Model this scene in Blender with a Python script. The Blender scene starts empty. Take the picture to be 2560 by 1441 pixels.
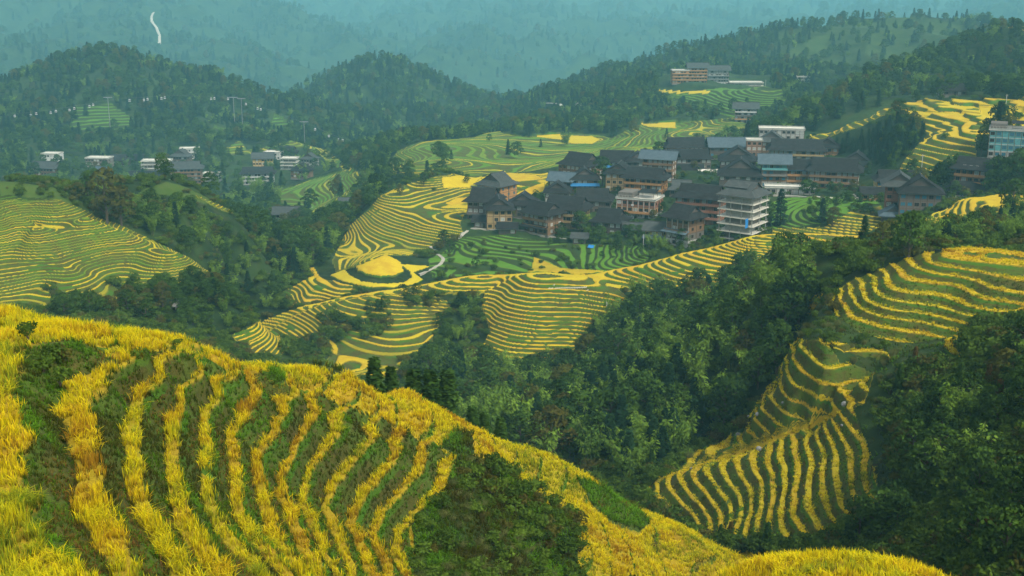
import bpy, math, random
import numpy as np
from mathutils import Vector, Matrix
R = math.radians
rng = np.random.default_rng(7)
random.seed(7)
SC = bpy.context.scene
COL = SC.collection
# ------------------------------------------------------------------ camera
F_PX, PITCH = 3090.0, R(15.0)
cam_d = bpy.data.cameras.new("camera")
cam_d.sensor_width = 36.0
cam_d.lens = 36.0 * F_PX / 2560.0
cam_d.clip_start, cam_d.clip_end = 0.5, 20000.0
cam = bpy.data.objects.new("camera", cam_d)
cam.rotation_euler = (R(90) - PITCH, 0, 0)
COL.objects.link(cam)
SC.camera = cam
# ------------------------------------------------------------------ sky, sun, exposure
SUN_EL, SUN_AZ = R(50), R(140)          # azimuth from +Y towards +X
world = bpy.data.worlds.new("World")
SC.world = world
world.use_nodes = True
wn = world.node_tree.nodes
bg = wn["Background"]
sky = wn.new("ShaderNodeTexSky")
sky.sky_type = 'NISHITA'
sky.sun_disc = False
sky.sun_elevation = SUN_EL
sky.sun_rotation = SUN_AZ
sky.dust_density = 4.0
sky.air_density = 1.0
sky.ozone_density = 0.6
veil = wn.new("ShaderNodeHueSaturation")            # high overcast: the blue is mostly veiled
veil.inputs["Saturation"].default_value = 0.30
world.node_tree.links.new(sky.outputs[0], veil.inputs["Color"])
world.node_tree.links.new(veil.outputs[0], bg.inputs[0])
bg.inputs[1].default_value = 0.12
sun_d = bpy.data.lights.new("sun", 'SUN')
sun_d.energy = 1.5
sun_d.angle = R(10)
sun_d.color = (1.0, 0.93, 0.80)
sun = bpy.data.objects.new("sun", sun_d)
_sv = Vector((math.sin(SUN_AZ) * math.cos(SUN_EL), math.cos(SUN_AZ) * math.cos(SUN_EL), math.sin(SUN_EL)))
sun.rotation_euler = _sv.to_track_quat('Z', 'Y').to_euler()
COL.objects.link(sun)
SC.view_settings.view_transform = 'Standard'
SC.view_settings.look = 'None'
SC.view_settings.gamma = 1.0
SC.view_settings.exposure = 0.96
SC.cycles.use_denoising = True
SC.cycles.max_bounces = 5
SC.cycles.diffuse_bounces = 2
SC.cycles.glossy_bounces = 1
SC.cycles.transmission_bounces = 2
SC.cycles.transparent_max_bounces = 4
SC.cycles.volume_bounces = 1
SC.cycles.use_adaptive_sampling = True
SC.cycles.adaptive_threshold = 0.02

# ------------------------------------------------------------------ pixel <-> world (for surveying the hills only)
CP, SP = math.cos(PITCH), math.sin(PITCH)
def ray(px, py):
    u = (np.asarray(px, float) - 1280.0) / F_PX
    v = (720.5 - np.asarray(py, float)) / F_PX
    return u, CP + v * SP, -SP + v * CP            # x, y (forward), z
def survey(px, py, d=None, z=None):
    """azimuth, ln distance, height of the ground seen at a pixel, by its distance or its height"""
    x, y, w = ray(px, py)
    h = np.hypot(x, y)
    if d is None:
        d = z * h / w
    return np.arctan2(x, y), np.log(d), w / h * d
def project(x, y, z):
    yc = y * CP - z * SP
    zc = y * SP + z * CP
    yc = np.maximum(yc, 0.1)
    return 1280.0 + F_PX * x / yc, 720.5 - F_PX * zc / yc

# ------------------------------------------------------------------ survey of the terrain
A_, L_, Z_, S_ = [], [], [], []
def add(a, l, z, s=1.5e-4):
    A_.append(float(a)); L_.append(float(l)); Z_.append(float(z)); S_.append(s)
def P(s, dz=0.0, far=1.0):            # "px py d" triples on the ground
    v = [float(t) for t in s.split()]
    for i in range(0, len(v), 3):
        a, l, z = survey(v[i], v[i + 1], d=v[i + 2] * far); add(a, l, z + dz)
def H(s, far=1.0):                    # "px d z" hidden ground
    v = [float(t) for t in s.split()]
    for i in range(0, len(v), 3):
        add(math.atan((v[i] - 1280) / F_PX / CP), math.log(v[i + 1] * far), v[i + 2] * far)
def C(z, s, ox=0.0, oy=0.0, k=1.0, zs=None):   # contour line at height z; zs: stored surface height
    v = [float(t) for t in s.split()]
    for i in range(0, len(v), 2):
        a, l, zz = survey(ox + v[i] / k, oy + v[i + 1] / k, z=z)
        add(a, l, z if zs is None else zs, 1.5e-4 if zs is None else 4e-5)
# --- foreground shoulder: terrace strips, left (inner) and right (outer) edges
FG_Z0, FG_DZ = -16.0, 1.35
FG = [
 (None, "185 335 165 480 100 520 120 620 150 760 165 880 145 970 190 1060 280 1180 400 1310 550 1440"),
 ("300 450 285 590 340 720 385 820 400 930 430 1090 490 1220 570 1330 620 1440", "600 310 560 470 500 590 530 700 540 830 525 980 600 1050 660 1160 680 1290 740 1380 800 1440"),
 ("680 480 640 590 610 680 640 780 650 930 690 1060 760 1200 850 1330 910 1440", "815 340 800 440 720 520 710 600 740 700 755 850 770 1000 830 1130 900 1260 990 1370 1060 1440"),
 ("860 500 820 650 830 760 850 940 880 1090 930 1230 1010 1350 1080 1440", "1000 370 990 420 930 520 905 640 915 790 930 950 990 1100 1050 1200 1130 1320 1220 1440"),
 ("1050 440 1020 560 1000 640 1010 760 1010 880 1020 1030 1060 1120 1110 1220 1200 1330 1290 1440", "1160 430 1110 530 1050 620 1060 730 1075 860 1065 990 1100 1070 1170 1160 1240 1270 1340 1400"),
 ("1230 470 1190 590 1130 720 1140 800 1150 920 1170 1090 1230 1180 1310 1290 1400 1400", "1300 510 1260 610 1190 720 1210 850 1215 1000 1220 1090 1280 1180 1390 1310 1480 1420"),
 ("1370 510 1400 600 1340 690 1270 800 1280 890 1300 1020 1330 1140 1380 1260 1440 1360", "1435 560 1400 680 1320 800 1310 890 1350 960 1360 1050 1390 1160 1440 1250 1530 1390"),
 ("1500 550 1520 640 1450 760 1410 870 1410 960 1430 1060 1480 1200 1520 1320 1560 1440", "1580 580 1540 680 1480 800 1430 920 1450 1020 1510 1140 1550 1270 1610 1400"),
 ("1640 610 1660 690 1600 770 1530 880 1510 970 1540 1100 1590 1220 1640 1350 1690 1440", "1745 630 1700 720 1600 840 1545 950 1560 1060 1610 1180 1660 1300 1720 1410"),
 ("1800 660 1830 730 1740 840 1670 930 1630 1040 1660 1140 1700 1260 1750 1370", "1880 690 1850 760 1760 870 1690 960 1660 1040 1700 1150 1750 1270 1790 1370"),
 ("1930 750 1940 830 1850 930 1790 1030 1750 1120 1780 1220 1830 1320 1880 1430", "2005 760 1990 850 1890 960 1810 1060 1780 1140 1830 1240 1880 1350 1930 1440"),
 ("2080 820 2080 890 1990 990 1890 1090 1855 1180 1890 1300 1930 1400", "2130 850 2110 910 2020 1010 1930 1110 1890 1190 1920 1290 1970 1410"),
 ("2190 860 2180 960 2120 1030 2040 1110 1970 1190 1955 1270 1990 1360 2040 1440", "2270 880 2260 960 2190 1040 2100 1110 2020 1180 2000 1280 2040 1380 2080 1440"),
]
for k, (le, re) in enumerate(FG):
    z = FG_Z0 - FG_DZ * k
    if le: C(z, le, 0, 720, 1.998, zs=z - 0.04 * FG_DZ)
    C(z, re, 0, 720, 1.998, zs=z - 0.52 * FG_DZ)
C(-16.12, "0 900 20 1000 30 1100 70 1250 170 1441", zs=-16.12)
C(-16.06, "0 1100 0 1300 40 1441 -60 1200 -60 1000", zs=-16.06)
P("""0 757 66  0 815 58  130 790 66  250 822 64  300 860 56  430 829 67  330 848 57 480 862 62 640 895 72 560 880 65 700 920 69 760 925 74 850 925 79
 800 950 73 1000 970 86 1000 1030 79 900 1000 74 1130 1042 86 1070 1004 86 1200 1072 87 1250 1096 90 1320 1118 94 1110 1100 78 1180 1100 82 1250 1130 89 1380 1141 98 1300 1180 86
 1400 1230 89 1500 1210 95 1640 1290 104 1550 1260 98 1480 1280 88 1450 1330 81 1600 1380 86 1560 1320 92 1750 1400 92 1780 1360 104 1900 1405 104 1850 1438 94
 1200 1310 71 1110 1410 65 1300 1410 71 1250 1245 77 1420 1318 79 1170 1205 76 1400 1428 75""")
P("""2140 1375 50 2350 1428 50 1960 1402 54 2250 1395 50 2050 1386 52 2100 1438 44 2300 1450 45 2480 1470 48 2580 1500 48""", -0.85)
H("""2140 60 -37 2350 60 -40 1960 68 -44 2500 60 -38  2140 30 -20 1700 30 -24 1300 40 -28 2500 30 -19 1700 60 -38 1300 20 -16 700 18 -13
 400 14 -11 -200 30 -15 -200 60 -18 -400 25 -14 1000 25 -18 2800 40 -24 2800 65 -38 2000 20 -15 200 10 -9 1280 10 -9 2400 10 -9""")
H("""0 74 -23.5 130 74 -24.2 250 73 -24.5 340 74 -26 430 77 -28 540 80 -30 640 82 -31.5 760 85 -34 850 88 -36 930 92 -36.5 1000 96 -39 1130 98 -41.5 1260 103 -45.5 1380 110 -50 1500 110 -56 1640 114 -60 1780 114 -63
 0 90 -30 250 92 -34 430 100 -38 640 110 -45 850 118 -52 1000 125 -58 1130 128 -62 1380 135 -68 1640 132 -70 1850 125 -68
 0 140 -46 250 150 -56 430 160 -63 640 180 -72 850 180 -74 1000 180 -78 1200 170 -80 1450 160 -80 1650 145 -76""")
# --- fan terraces (right middle) and the round hill above them
fan = ["1255 510 1330 610", "1225 575 1300 720 1320 850 1350 1030", "1165 560 1200 680 1225 800 1230 880 1260 1050 1370 1170",
 "1110 600 1150 750 1150 930 1180 1080 1270 1210", "1060 610 1050 680 1085 800 1065 1000 1110 1130 1190 1240",
 "970 650 1000 780 985 960 970 1100 1040 1230", "900 690 890 750 920 870 915 1000 900 1130 990 1290",
 "825 690 820 770 855 880 850 1000 830 1200", "745 720 740 850 780 950 760 1120 730 1280", "650 750 640 850 710 950 700 1120 660 1280",
 "560 790 560 860 640 980 650 1090 620 1210", "480 800 500 920 580 1030 590 1130", "400 840 440 960 500 1050 540 1180",
 "310 840 340 970 370 1010 470 1130 470 1260", "225 890 250 980 350 1080 400 1150 405 1240", "150 920 190 1030 300 1130 350 1200", "100 950 80 1020 120 1080"]
FAN_Z0, FAN_DZ = -57.0, 1.15
for k, s in enumerate(fan):
    C(FAN_Z0 - FAN_DZ * k, s, 1580, 820, 2.4, zs=FAN_Z0 - FAN_DZ * (k + 0.22))
for k, s in ((12.8, "490 710 500 770"), (11.2, "610 690 650 720"), (9.6, "665 660 715 700"), (8, "680 600 780 680"), (6.4, "755 560 870 650"), (4.8, "770 460 850 540 970 610"), (3.2, "845 375 870 450 1030 520 1110 560"),
             (1.6, "895 325 950 420 1180 500"), (0, "915 170 980 320 1100 380 1270 430 1380 410"), (-1.6, "985 130 1080 290 1250 330 1410 350"), (-3.2, "1005 85 1130 240 1250 275 1405 295")):
    C(FAN_Z0 - FAN_DZ * k, s, 1580, 820, 2.4, zs=FAN_Z0 - FAN_DZ * (k + 0.32))
up = ["610 850 610 950 660 1050 800 1190 1000 1250 1250 1280", "700 830 720 960 800 1060 1000 1130 1300 1190 1600 1255", "820 910 860 980 1000 1040 1300 1090 1800 1210",
 "870 790 900 890 1000 960 1200 1010 1500 1050 1920 1155", "980 730 1000 830 1150 915 1550 980 2080 1095", "1080 690 1110 770 1250 840 1600 890 1850 980 2180 1030",
 "1190 650 1230 710 1400 760 1700 800 1900 890 2264 955", "1330 610 1450 670 1700 710 1900 760 2050 820 2264 855", "1450 590 1550 625 1750 650 1930 680"]
UP_Z0, UP_DZ = -52.0, 0.85
for k, s in enumerate(up):
    C(UP_Z0 + UP_DZ * k, s, 1900, 480, 3.43, zs=UP_Z0 + UP_DZ * (k - 0.2))
C(-44.4, "1700 540 1900 560 2264 560", 1900, 480, 3.43)
H("2000 225 -54 2080 232 -53 2200 230 -52 2350 225 -52 2560 225 -50 2700 200 -46 2000 260 -62 2200 270 -62 2400 270 -58 2560 270 -55 2700 300 -55")
P("2225 895 163 2100 870 169 2380 890 160 2400 850 166 2420 900 156 2480 830 163 2045 760 205 2030 800 192")
# right shrub slope
P("2250 1000 150 2400 1000 138 2400 1100 124 2500 900 146 2560 800 158 2300 1200 122 2300 1300 112 2500 1300 94 2500 1400 80 2400 1400 92 2200 1340 116 2250 1150 128 2560 1150 112 2560 1000 128 2700 1000 120 2700 1300 85 2700 800 150 2050 1370 122 1850 1365 132", -2.5)
H("2140 85 -54 1960 95 -58 2350 78 -44")
# gully forest between the foreground and the middle ridge
P("""1300 1050 205 1600 1180 168 1400 1100 190 1200 1000 225 1300 945 280 1420 930 285 1350 1000 245 1600 900 242 1700 800 272 1850 750 275 1950 730 250 1500 1000 215
 1900 950 196 1750 1100 172 1520 780 318 1600 760 318 1560 830 290 1480 900 282 1180 880 305 1100 940 280 1130 880 308 1900 1030 178 1700 1000 205 1990 800 205 1200 760 338 1950 850 192 1800 1030 186""", -6)
P("2060 680 300 2150 690 290 2250 660 280 2400 600 290 2500 560 300 2560 590 270 1900 710 310 2000 660 335 2300 590 310", -4)
# --- middle ridge: bowl
BO_Z0, BO_DZ = -90.0, 0.9
for k, s in ((0, "560 470 800 470 1000 480"), (1, "430 470 440 520 600 545 900 555 1100 580 1370 640"), (3, "250 540 330 610 500 650 800 660 1130 690"), (5, "210 570 280 640 450 700 700 715 950 725 1180 760"),
             (7, "130 700 250 780 450 820 700 840 1050 850"), (9, "240 850 450 895 700 925 990 935"), (11, "150 910 350 985 600 1010 1000 1035"),
             (13, "110 965 300 1045 600 1065 950 1090"), (15, "90 1070 250 1135 600 1160 900 1185"), (17, "140 1225 300 1255 740 1270")):
    C(BO_Z0 - BO_DZ * k, s, 1180, 560, 3.556)
for k, s in ((0, "1040 480 1200 540 1390 570"), (2, "1200 430 1300 500 1570 595"), (4, "1370 400 1450 480 1750 575 2170 600"), (6, "1530 380 1600 450 1800 520 2200 555"),
             (8, "1660 330 1700 400 1900 470 2250 500"), (10, "1830 280 1850 350 2000 420 2270 450"), (12, "1990 250 2060 320 2250 370 2500 390"),
             (14, "2140 280 2300 300 2560 330"), (16, "2240 190 2260 240 2400 280 2560 300")):
    C(-91.5 + 0.53 * k, s, 1180, 560, 3.556)
P("1880 600 357 1950 588 364 2050 590 366 2150 592 362 2230 590 352 2000 620 350 2150 605 352 2230 575 350 2170 625 338")
H("1900 385 -92 2050 390 -92 2200 385 -88 1700 375 -96 1500 378 -100 1300 378 -101 1100 380 -104 900 376 -107 740 378 -113 590 380 -118")
P("588 837 363 660 806 362 738 779 360 810 757 360 893 740 359 976 729 357 1060 718 355 1143 704 354 1226 688 354 1290 688 352")
P("""1004 837 328 893 907 312 838 801 342 780 850 338 700 860 345 960 800 338 1080 800 338 1130 770 342 1060 860 322 1000 900 312 850 930 306 950 930 300 1160 740 346 900 780 346 1030 760 346 640 875 346""")
P("620 860 340 560 830 330 500 830 300")
# thumb hill
C(-100.4, "1170 370 1200 420 1300 455 1450 465 1600 440", 560, 560, 3.603)
C(-103.4, "1100 440 1150 490 1300 525 1500 535 1650 500", 560, 560, 3.603)
C(-103.7, "970 460 1050 520 1250 560 1500 570 1700 550 1780 510", 560, 560, 3.603)
P("960 645 409 925 655 405 1060 668 405 1000 655 407 940 632 424 900 650 420")
for z, s in ((-113, "310 770 370 800"), (-110.4, "430 690 480 730 550 770"), (-107.8, "580 620 650 690 820 720"), (-105.4, "760 540 850 600 1000 640 1060 650")):
    C(z, s, 560, 560, 3.603)
P("700 700 420 780 680 420 760 750 386 800 630 440")
# village ridge terraces
P("837 618 461 943 560 474 950 490 503 993 615 446 1060 566 456 900 640 440 1000 590 455 1100 640 430 960 620 442 1000 530 480 1080 520 490 1160 480 520 1150 448 548 1330 470 524 1300 448 545 1060 440 530 1100 428 536 1000 480 515 1380 440 560 870 560 500")
P("1100 690 392 1150 620 428 1200 600 436 1300 680 396 1300 620 422 1400 640 412 1500 680 384 1550 640 402 1600 620 404 1450 610 428 1250 650 412 1640 640 392")
# village ground
P("1170 570 446 1250 575 442 1330 585 436 1430 575 442 1520 585 436 1600 600 420 1680 610 410 1750 590 415 1850 590 405 1900 560 422 1500 490 500 1700 470 500 1850 440 530 1650 420 560 1800 385 600 1950 350 640 1500 410 590 1700 370 620 2100 440 545 2000 470 500 2150 460 520 1950 500 465 2100 500 455 2200 500 445 2050 560 405 2150 550 405 2200 530 415 1980 530 430 1400 520 480 1600 540 455", 0)
P("2300 545 398 2250 580 372 2330 530 385 2420 480 435 2560 480 430 2300 470 470 2400 510 375 2500 500 380 2560 500 372 2450 540 350 2560 540 340 2520 400 470 2560 400 455")
H("1500 700 -104 1700 720 -108 1900 740 -104 1300 640 -108 1100 620 -118 2100 640 -92 1200 590 -103")
# --- left terraces
for z, s in ((-66.0, "0 215 100 230 180 255 240 290"), (-70.0, "320 320 520 290 660 285 720 310"), (-71.5, "330 400 600 385 780 320 880 360 960 385"),
             (-73.2, "370 540 480 560 800 470 1050 410 1120 440"), (-75.2, "540 600 700 580 1000 520 1330 530 1440 560"), (-77.0, "650 680 900 600 1200 560 1500 600"),
             (-79.0, "800 740 1150 690 1500 640 1640 660"), (-81.3, "1230 890 1500 820 1700 750 1745 725"), (-76.1, "230 730 450 660 560 650 600 690"), (-78.7, "460 860 700 760 780 770"), (-81.0, "680 970 900 860 960 920 1030 960"),
             (-74.1, "0 580 150 520 220 460"), (-75.8, "0 700 200 600 270 500"), (-78.1, "0 860 150 820 260 790"), (-80.4, "0 960 200 930 330 880")):
    C(z, s, 0, 460, 3.368)
P("0 520 345 60 515 352 140 505 360 210 530 350 0 470 372 120 480 372 250 500 380 0 455 380 150 465 385 100 455 388")
P("130 780 262 60 765 262 250 770 258 400 790 262 330 760 270 200 740 276 560 800 300 470 750 290 700 800 350 450 700 292 540 690 310 600 740 320 620 680 345 690 720 372 650 620 370 740 640 420 720 580 440 560 560 380 450 560 360 350 560 355 600 520 415 420 475 405 350 500 385 480 500 400 540 530 400 280 520 380 800 600 470 620 560 410", -5)
P("420 466 410 380 475 405 480 480 412")
H("0 440 -95 150 450 -100 420 460 -92 600 480 -112 0 520 -125 250 540 -128 420 560 -128")
# --- far left valley and villages
P("""850 490 680 740 525 700 600 490 740 900 560 560 820 540 600 700 560 620 660 500 720 450 480 760 300 480 760 100 470 780 0 460 800 430 440 860 250 420 880 470 400 900
 680 430 860 740 405 890 700 380 940 620 380 960 100 400 900 860 400 850 900 450 720 950 400 760 560 350 980 0 400 930 720 345 960 300 400 930 800 440 800""", -1)
# forest hills
P("340 100 1260 440 132 1240 250 152 1200 150 190 1170 40 240 1120 530 196 1210 600 252 1160 680 305 1080 740 335 1010 450 260 1100 340 230 1130 200 280 1060 300 330 1000 100 300 1030 500 330 1010 600 320 1020 0 330 1000 0 260 1080 400 380 940", -9)
P("930 132 1500 850 158 1470 760 236 1420 700 285 1380 1000 150 1490 1100 200 1440 1180 240 1380 1230 260 1320 950 250 1250 850 300 1120 1050 300 1180 1150 300 1150 980 360 900 1200 330 1000 800 350 960 900 370 900 1080 340 980", -9)
H("340 1500 -190 150 1450 -190 600 1500 -200 930 1750 -215 1200 1650 -215 760 1650 -210 -100 1400 -180 1300 1700 -215")
# far terraces and hotel hill
P("""1100 430 640 1020 430 640 1000 380 740 1070 352 820 1150 350 820 1240 330 880 1300 345 830 1230 400 700 1300 400 700 1400 400 680 1360 345 830 1450 345 825 1500 350 820 1540 345 820 1550 370 760
 1480 390 700 1620 340 800 1640 312 850 1700 318 845 1750 330 800 1800 340 780 1820 300 850 1650 380 700 980 420 660 960 360 830""")
P("""1750 200 1000 1650 215 990 1850 215 985 1700 240 960 1800 260 900 1600 280 930 1500 290 960 1400 310 930 1300 310 980 1500 240 1090 1650 235 970 1900 215 960 1980 210 960 1850 290 840 1950 235 900""", -2)
P("""1200 282 1200 1300 245 1220 1500 187 1240 1600 150 1300 1700 112 1360 1850 78 1440 2000 60 1480 2200 40 1520 2350 55 1540 2450 70 1560 2560 60 1560 2100 100 1330 2200 120 1280 1900 130 1300 1800 150 1220 2000 160 1150 2100 180 1080 1600 180 1180 1400 270 1080 2000 230 980 1235 285 1230""", -9)
H("1500 1600 -200 1700 1700 -190 2000 1800 -180 2200 1850 -170 2560 1800 -160 2000 800 -128 1900 780 -118 2100 900 -118 1850 720 -112")
# right forest hill
P("""1860 330 690 1950 290 720 2020 270 735 2100 218 780 2200 185 815 2300 138 850 2400 105 880 2500 75 900 2560 52 920 2300 200 740 2200 240 690 2100 270 680 2000 310 670 2400 180 760 2500 150 800 2560 130 800 2450 230 660 2560 200 700""", -5)
P("2390 235 640 2300 265 610 2230 268 615 2350 285 578 2450 282 575 2560 282 560 2560 330 520 2440 330 520 2350 345 518 2350 390 495 2440 400 485 2260 380 510 2240 440 495 2330 455 470 2400 420 480 2130 320 600 2030 345 625 2180 295 605 2200 330 580 2150 400 560 2100 390 580 1950 340 650 2250 310 570")
H("2700 560 -60 2700 800 -40 2700 400 -66 2200 1000 -120 2400 1100 -100 2560 1150 -80")
# far mountains
P("""0 60 2300 200 40 2350 390 110 2050 390 40 2300 500 120 2150 650 100 2350 760 62 2500 640 5 2600 860 120 2250 700 180 1900 500 10 2550 300 5 2450 100 120 2000 850 60 2700 100 5 2450 0 150 1800
 1000 60 3000 1200 30 3200 1400 60 2900 1500 120 2400 1450 170 2150 1350 180 2100 1250 200 1950 1100 130 2500 1600 100 2600 1700 60 3000 1800 20 3500 2000 20 3700 1000 5 3400 1300 5 3500 1500 20 3300 2200 5 3900 2560 5 3900 2450 25 3000 2560 15 2900""", 0, 1.4)
P("640 8 2550 700 35 2450 760 62 2430 820 95 2350 870 128 2200 930 170 2050", 0, 1.4)
H("640 4200 -270 700 4050 -310 760 3950 -330 820 3850 -345 880 3600 -345")
H("-400 2000 -130 -400 1000 -160 -400 600 -140 -400 300 -80 3000 3000 -80 3000 1500 -80 3000 200 -50 3000 100 -40")
H("""-100 2600 -60 200 2750 -70 500 2900 -80 700 3000 -90 1000 3900 -60 1300 4000 -60 1700 4200 -60 2000 4400 -60 2300 4500 -60 2600 4500 -60
 -100 4500 -40 600 4500 -40 1200 4800 -10 1800 4900 -10 2600 4900 -10 1800 2400 -215 2200 2500 -200 900 2100 -240 650 1700 -220""", 1.35)

A_, L_, Z_, S_ = map(np.array, (A_, L_, Z_, S_))
# drop near-duplicates
_key = np.round(np.c_[A_ / 0.0015, L_ / 0.0015]).astype(np.int64)
_, _i = np.unique(_key, axis=0, return_index=True)
A_, L_, Z_, S_ = A_[_i], L_[_i], Z_[_i], S_[_i]
def tps_fit(a, l, z, lam):
    n = len(a)
    r2 = (a[:, None] - a) ** 2 + (l[:, None] - l) ** 2
    K = 0.5 * r2 * np.log(r2 + 1e-12) + np.diag(lam)
    Pm = np.c_[np.ones(n), a, l]
    M = np.block([[K, Pm], [Pm.T, np.zeros((3, 3))]])
    return np.linalg.solve(M, np.r_[z, 0, 0, 0])
# heights are fitted as z/d so that near and far hills weigh alike
_W = tps_fit(A_, L_, Z_ / np.exp(L_), S_)
def tps_eval(a, l):
    out = np.empty(a.size)
    a, l = a.ravel(), l.ravel()
    for i in range(0, a.size, 20000):
        aa, ll = a[i:i + 20000, None], l[i:i + 20000, None]
        r2 = (aa - A_) ** 2 + (ll - L_) ** 2
        out[i:i + 20000] = (0.5 * r2 * np.log(r2 + 1e-12)) @ _W[:-3] + _W[-3] + aa[:, 0] * _W[-2] + ll[:, 0] * _W[-1]
    return out
AZ0, AZ1 = R(-46), R(46)
LD0, LD1 = math.log(9.0), math.log(6900.0)
CA, CL = 460, 1100
ca = np.linspace(AZ0, AZ1, CA); cl = np.linspace(LD0, LD1, CL)
_ga, _gl = np.meshgrid(ca, cl)
CZ = tps_eval(_ga, _gl).reshape(CL, CA) * np.exp(_gl)
def _sines(x, y, wl, seed, n=10):
    r = np.random.default_rng(seed); v = 0
    for i in range(n):
        a = r.uniform(0, 2 * np.pi); k = 2 * np.pi / (wl * r.uniform(0.6, 1.7))
        v = v + np.sin(k * (np.cos(a) * x + np.sin(a) * y) + r.uniform(0, 6.3))
    return v / math.sqrt(n / 2)
_dd = np.exp(_gl); _xx = np.sin(_ga) * _dd; _yy = np.cos(_ga) * _dd
_far = np.clip((_dd - 1700) / 900, 0, 1); _mid = np.clip((_dd - 930) / 250, 0, 1) * np.clip((2600 - _dd) / 900, 0, 1)
CZ = CZ + _far * (40 - 70 * np.abs(_sines(_xx, _yy, 520, 5)) + 9 * _sines(_xx, _yy, 170, 6)) + _mid * (6 - 12 * np.abs(_sines(_xx, _yy, 190, 8)))
def cubic(t):
    return (-0.5 * t + t * t - 0.5 * t ** 3, 1 - 2.5 * t * t + 1.5 * t ** 3, 0.5 * t + 2 * t * t - 1.5 * t ** 3, -0.5 * t * t + 0.5 * t ** 3)
def up_grid(G, fa, fl):               # separable cubic resampling onto a tensor grid
    def op(G, f, n):
        i = np.clip(np.floor(f).astype(int), 0, n - 2); t = (f - i)
        w = cubic(t)
        idx = [np.clip(i + k - 1, 0, n - 1) for k in range(4)]
        return sum(G[idx[k]] * w[k][:, None] for k in range(4))
    G1 = op(G, fl, CL)
    return op(G1.T.copy(), fa, CA).T
def lin_at(G, a, l):                  # bilinear at scattered places
    fa = np.clip((a - AZ0) / (AZ1 - AZ0) * (CA - 1), 0, CA - 1.001); fl = np.clip((l - LD0) / (LD1 - LD0) * (CL - 1), 0, CL - 1.001)
    i = fa.astype(int); j = fl.astype(int); u = fa - i; v = fl - j
    return G[j, i] * (1 - u) * (1 - v) + G[j, i + 1] * u * (1 - v) + G[j + 1, i] * (1 - u) * v + G[j + 1, i + 1] * u * v
# ------------------------------------------------------------------ terrace and field zones (outlines surveyed from the picture, kept by distance)
def poly_mask(px, py, pts):
    x = np.asarray(px); y = np.asarray(py)
    ins = np.zeros(x.shape, bool)
    n = len(pts)
    for i in range(n):
        x0, y0 = pts[i]; x1, y1 = pts[(i + 1) % n]
        if y0 == y1: continue
        c = ((y0 > y) != (y1 > y)) & (x < (x1 - x0) * (y - y0) / (y1 - y0) + x0)
        ins ^= c
    return ins
def pl(s):
    v = [float(t) for t in s.split()]
    return list(zip(v[::2], v[1::2]))
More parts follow.
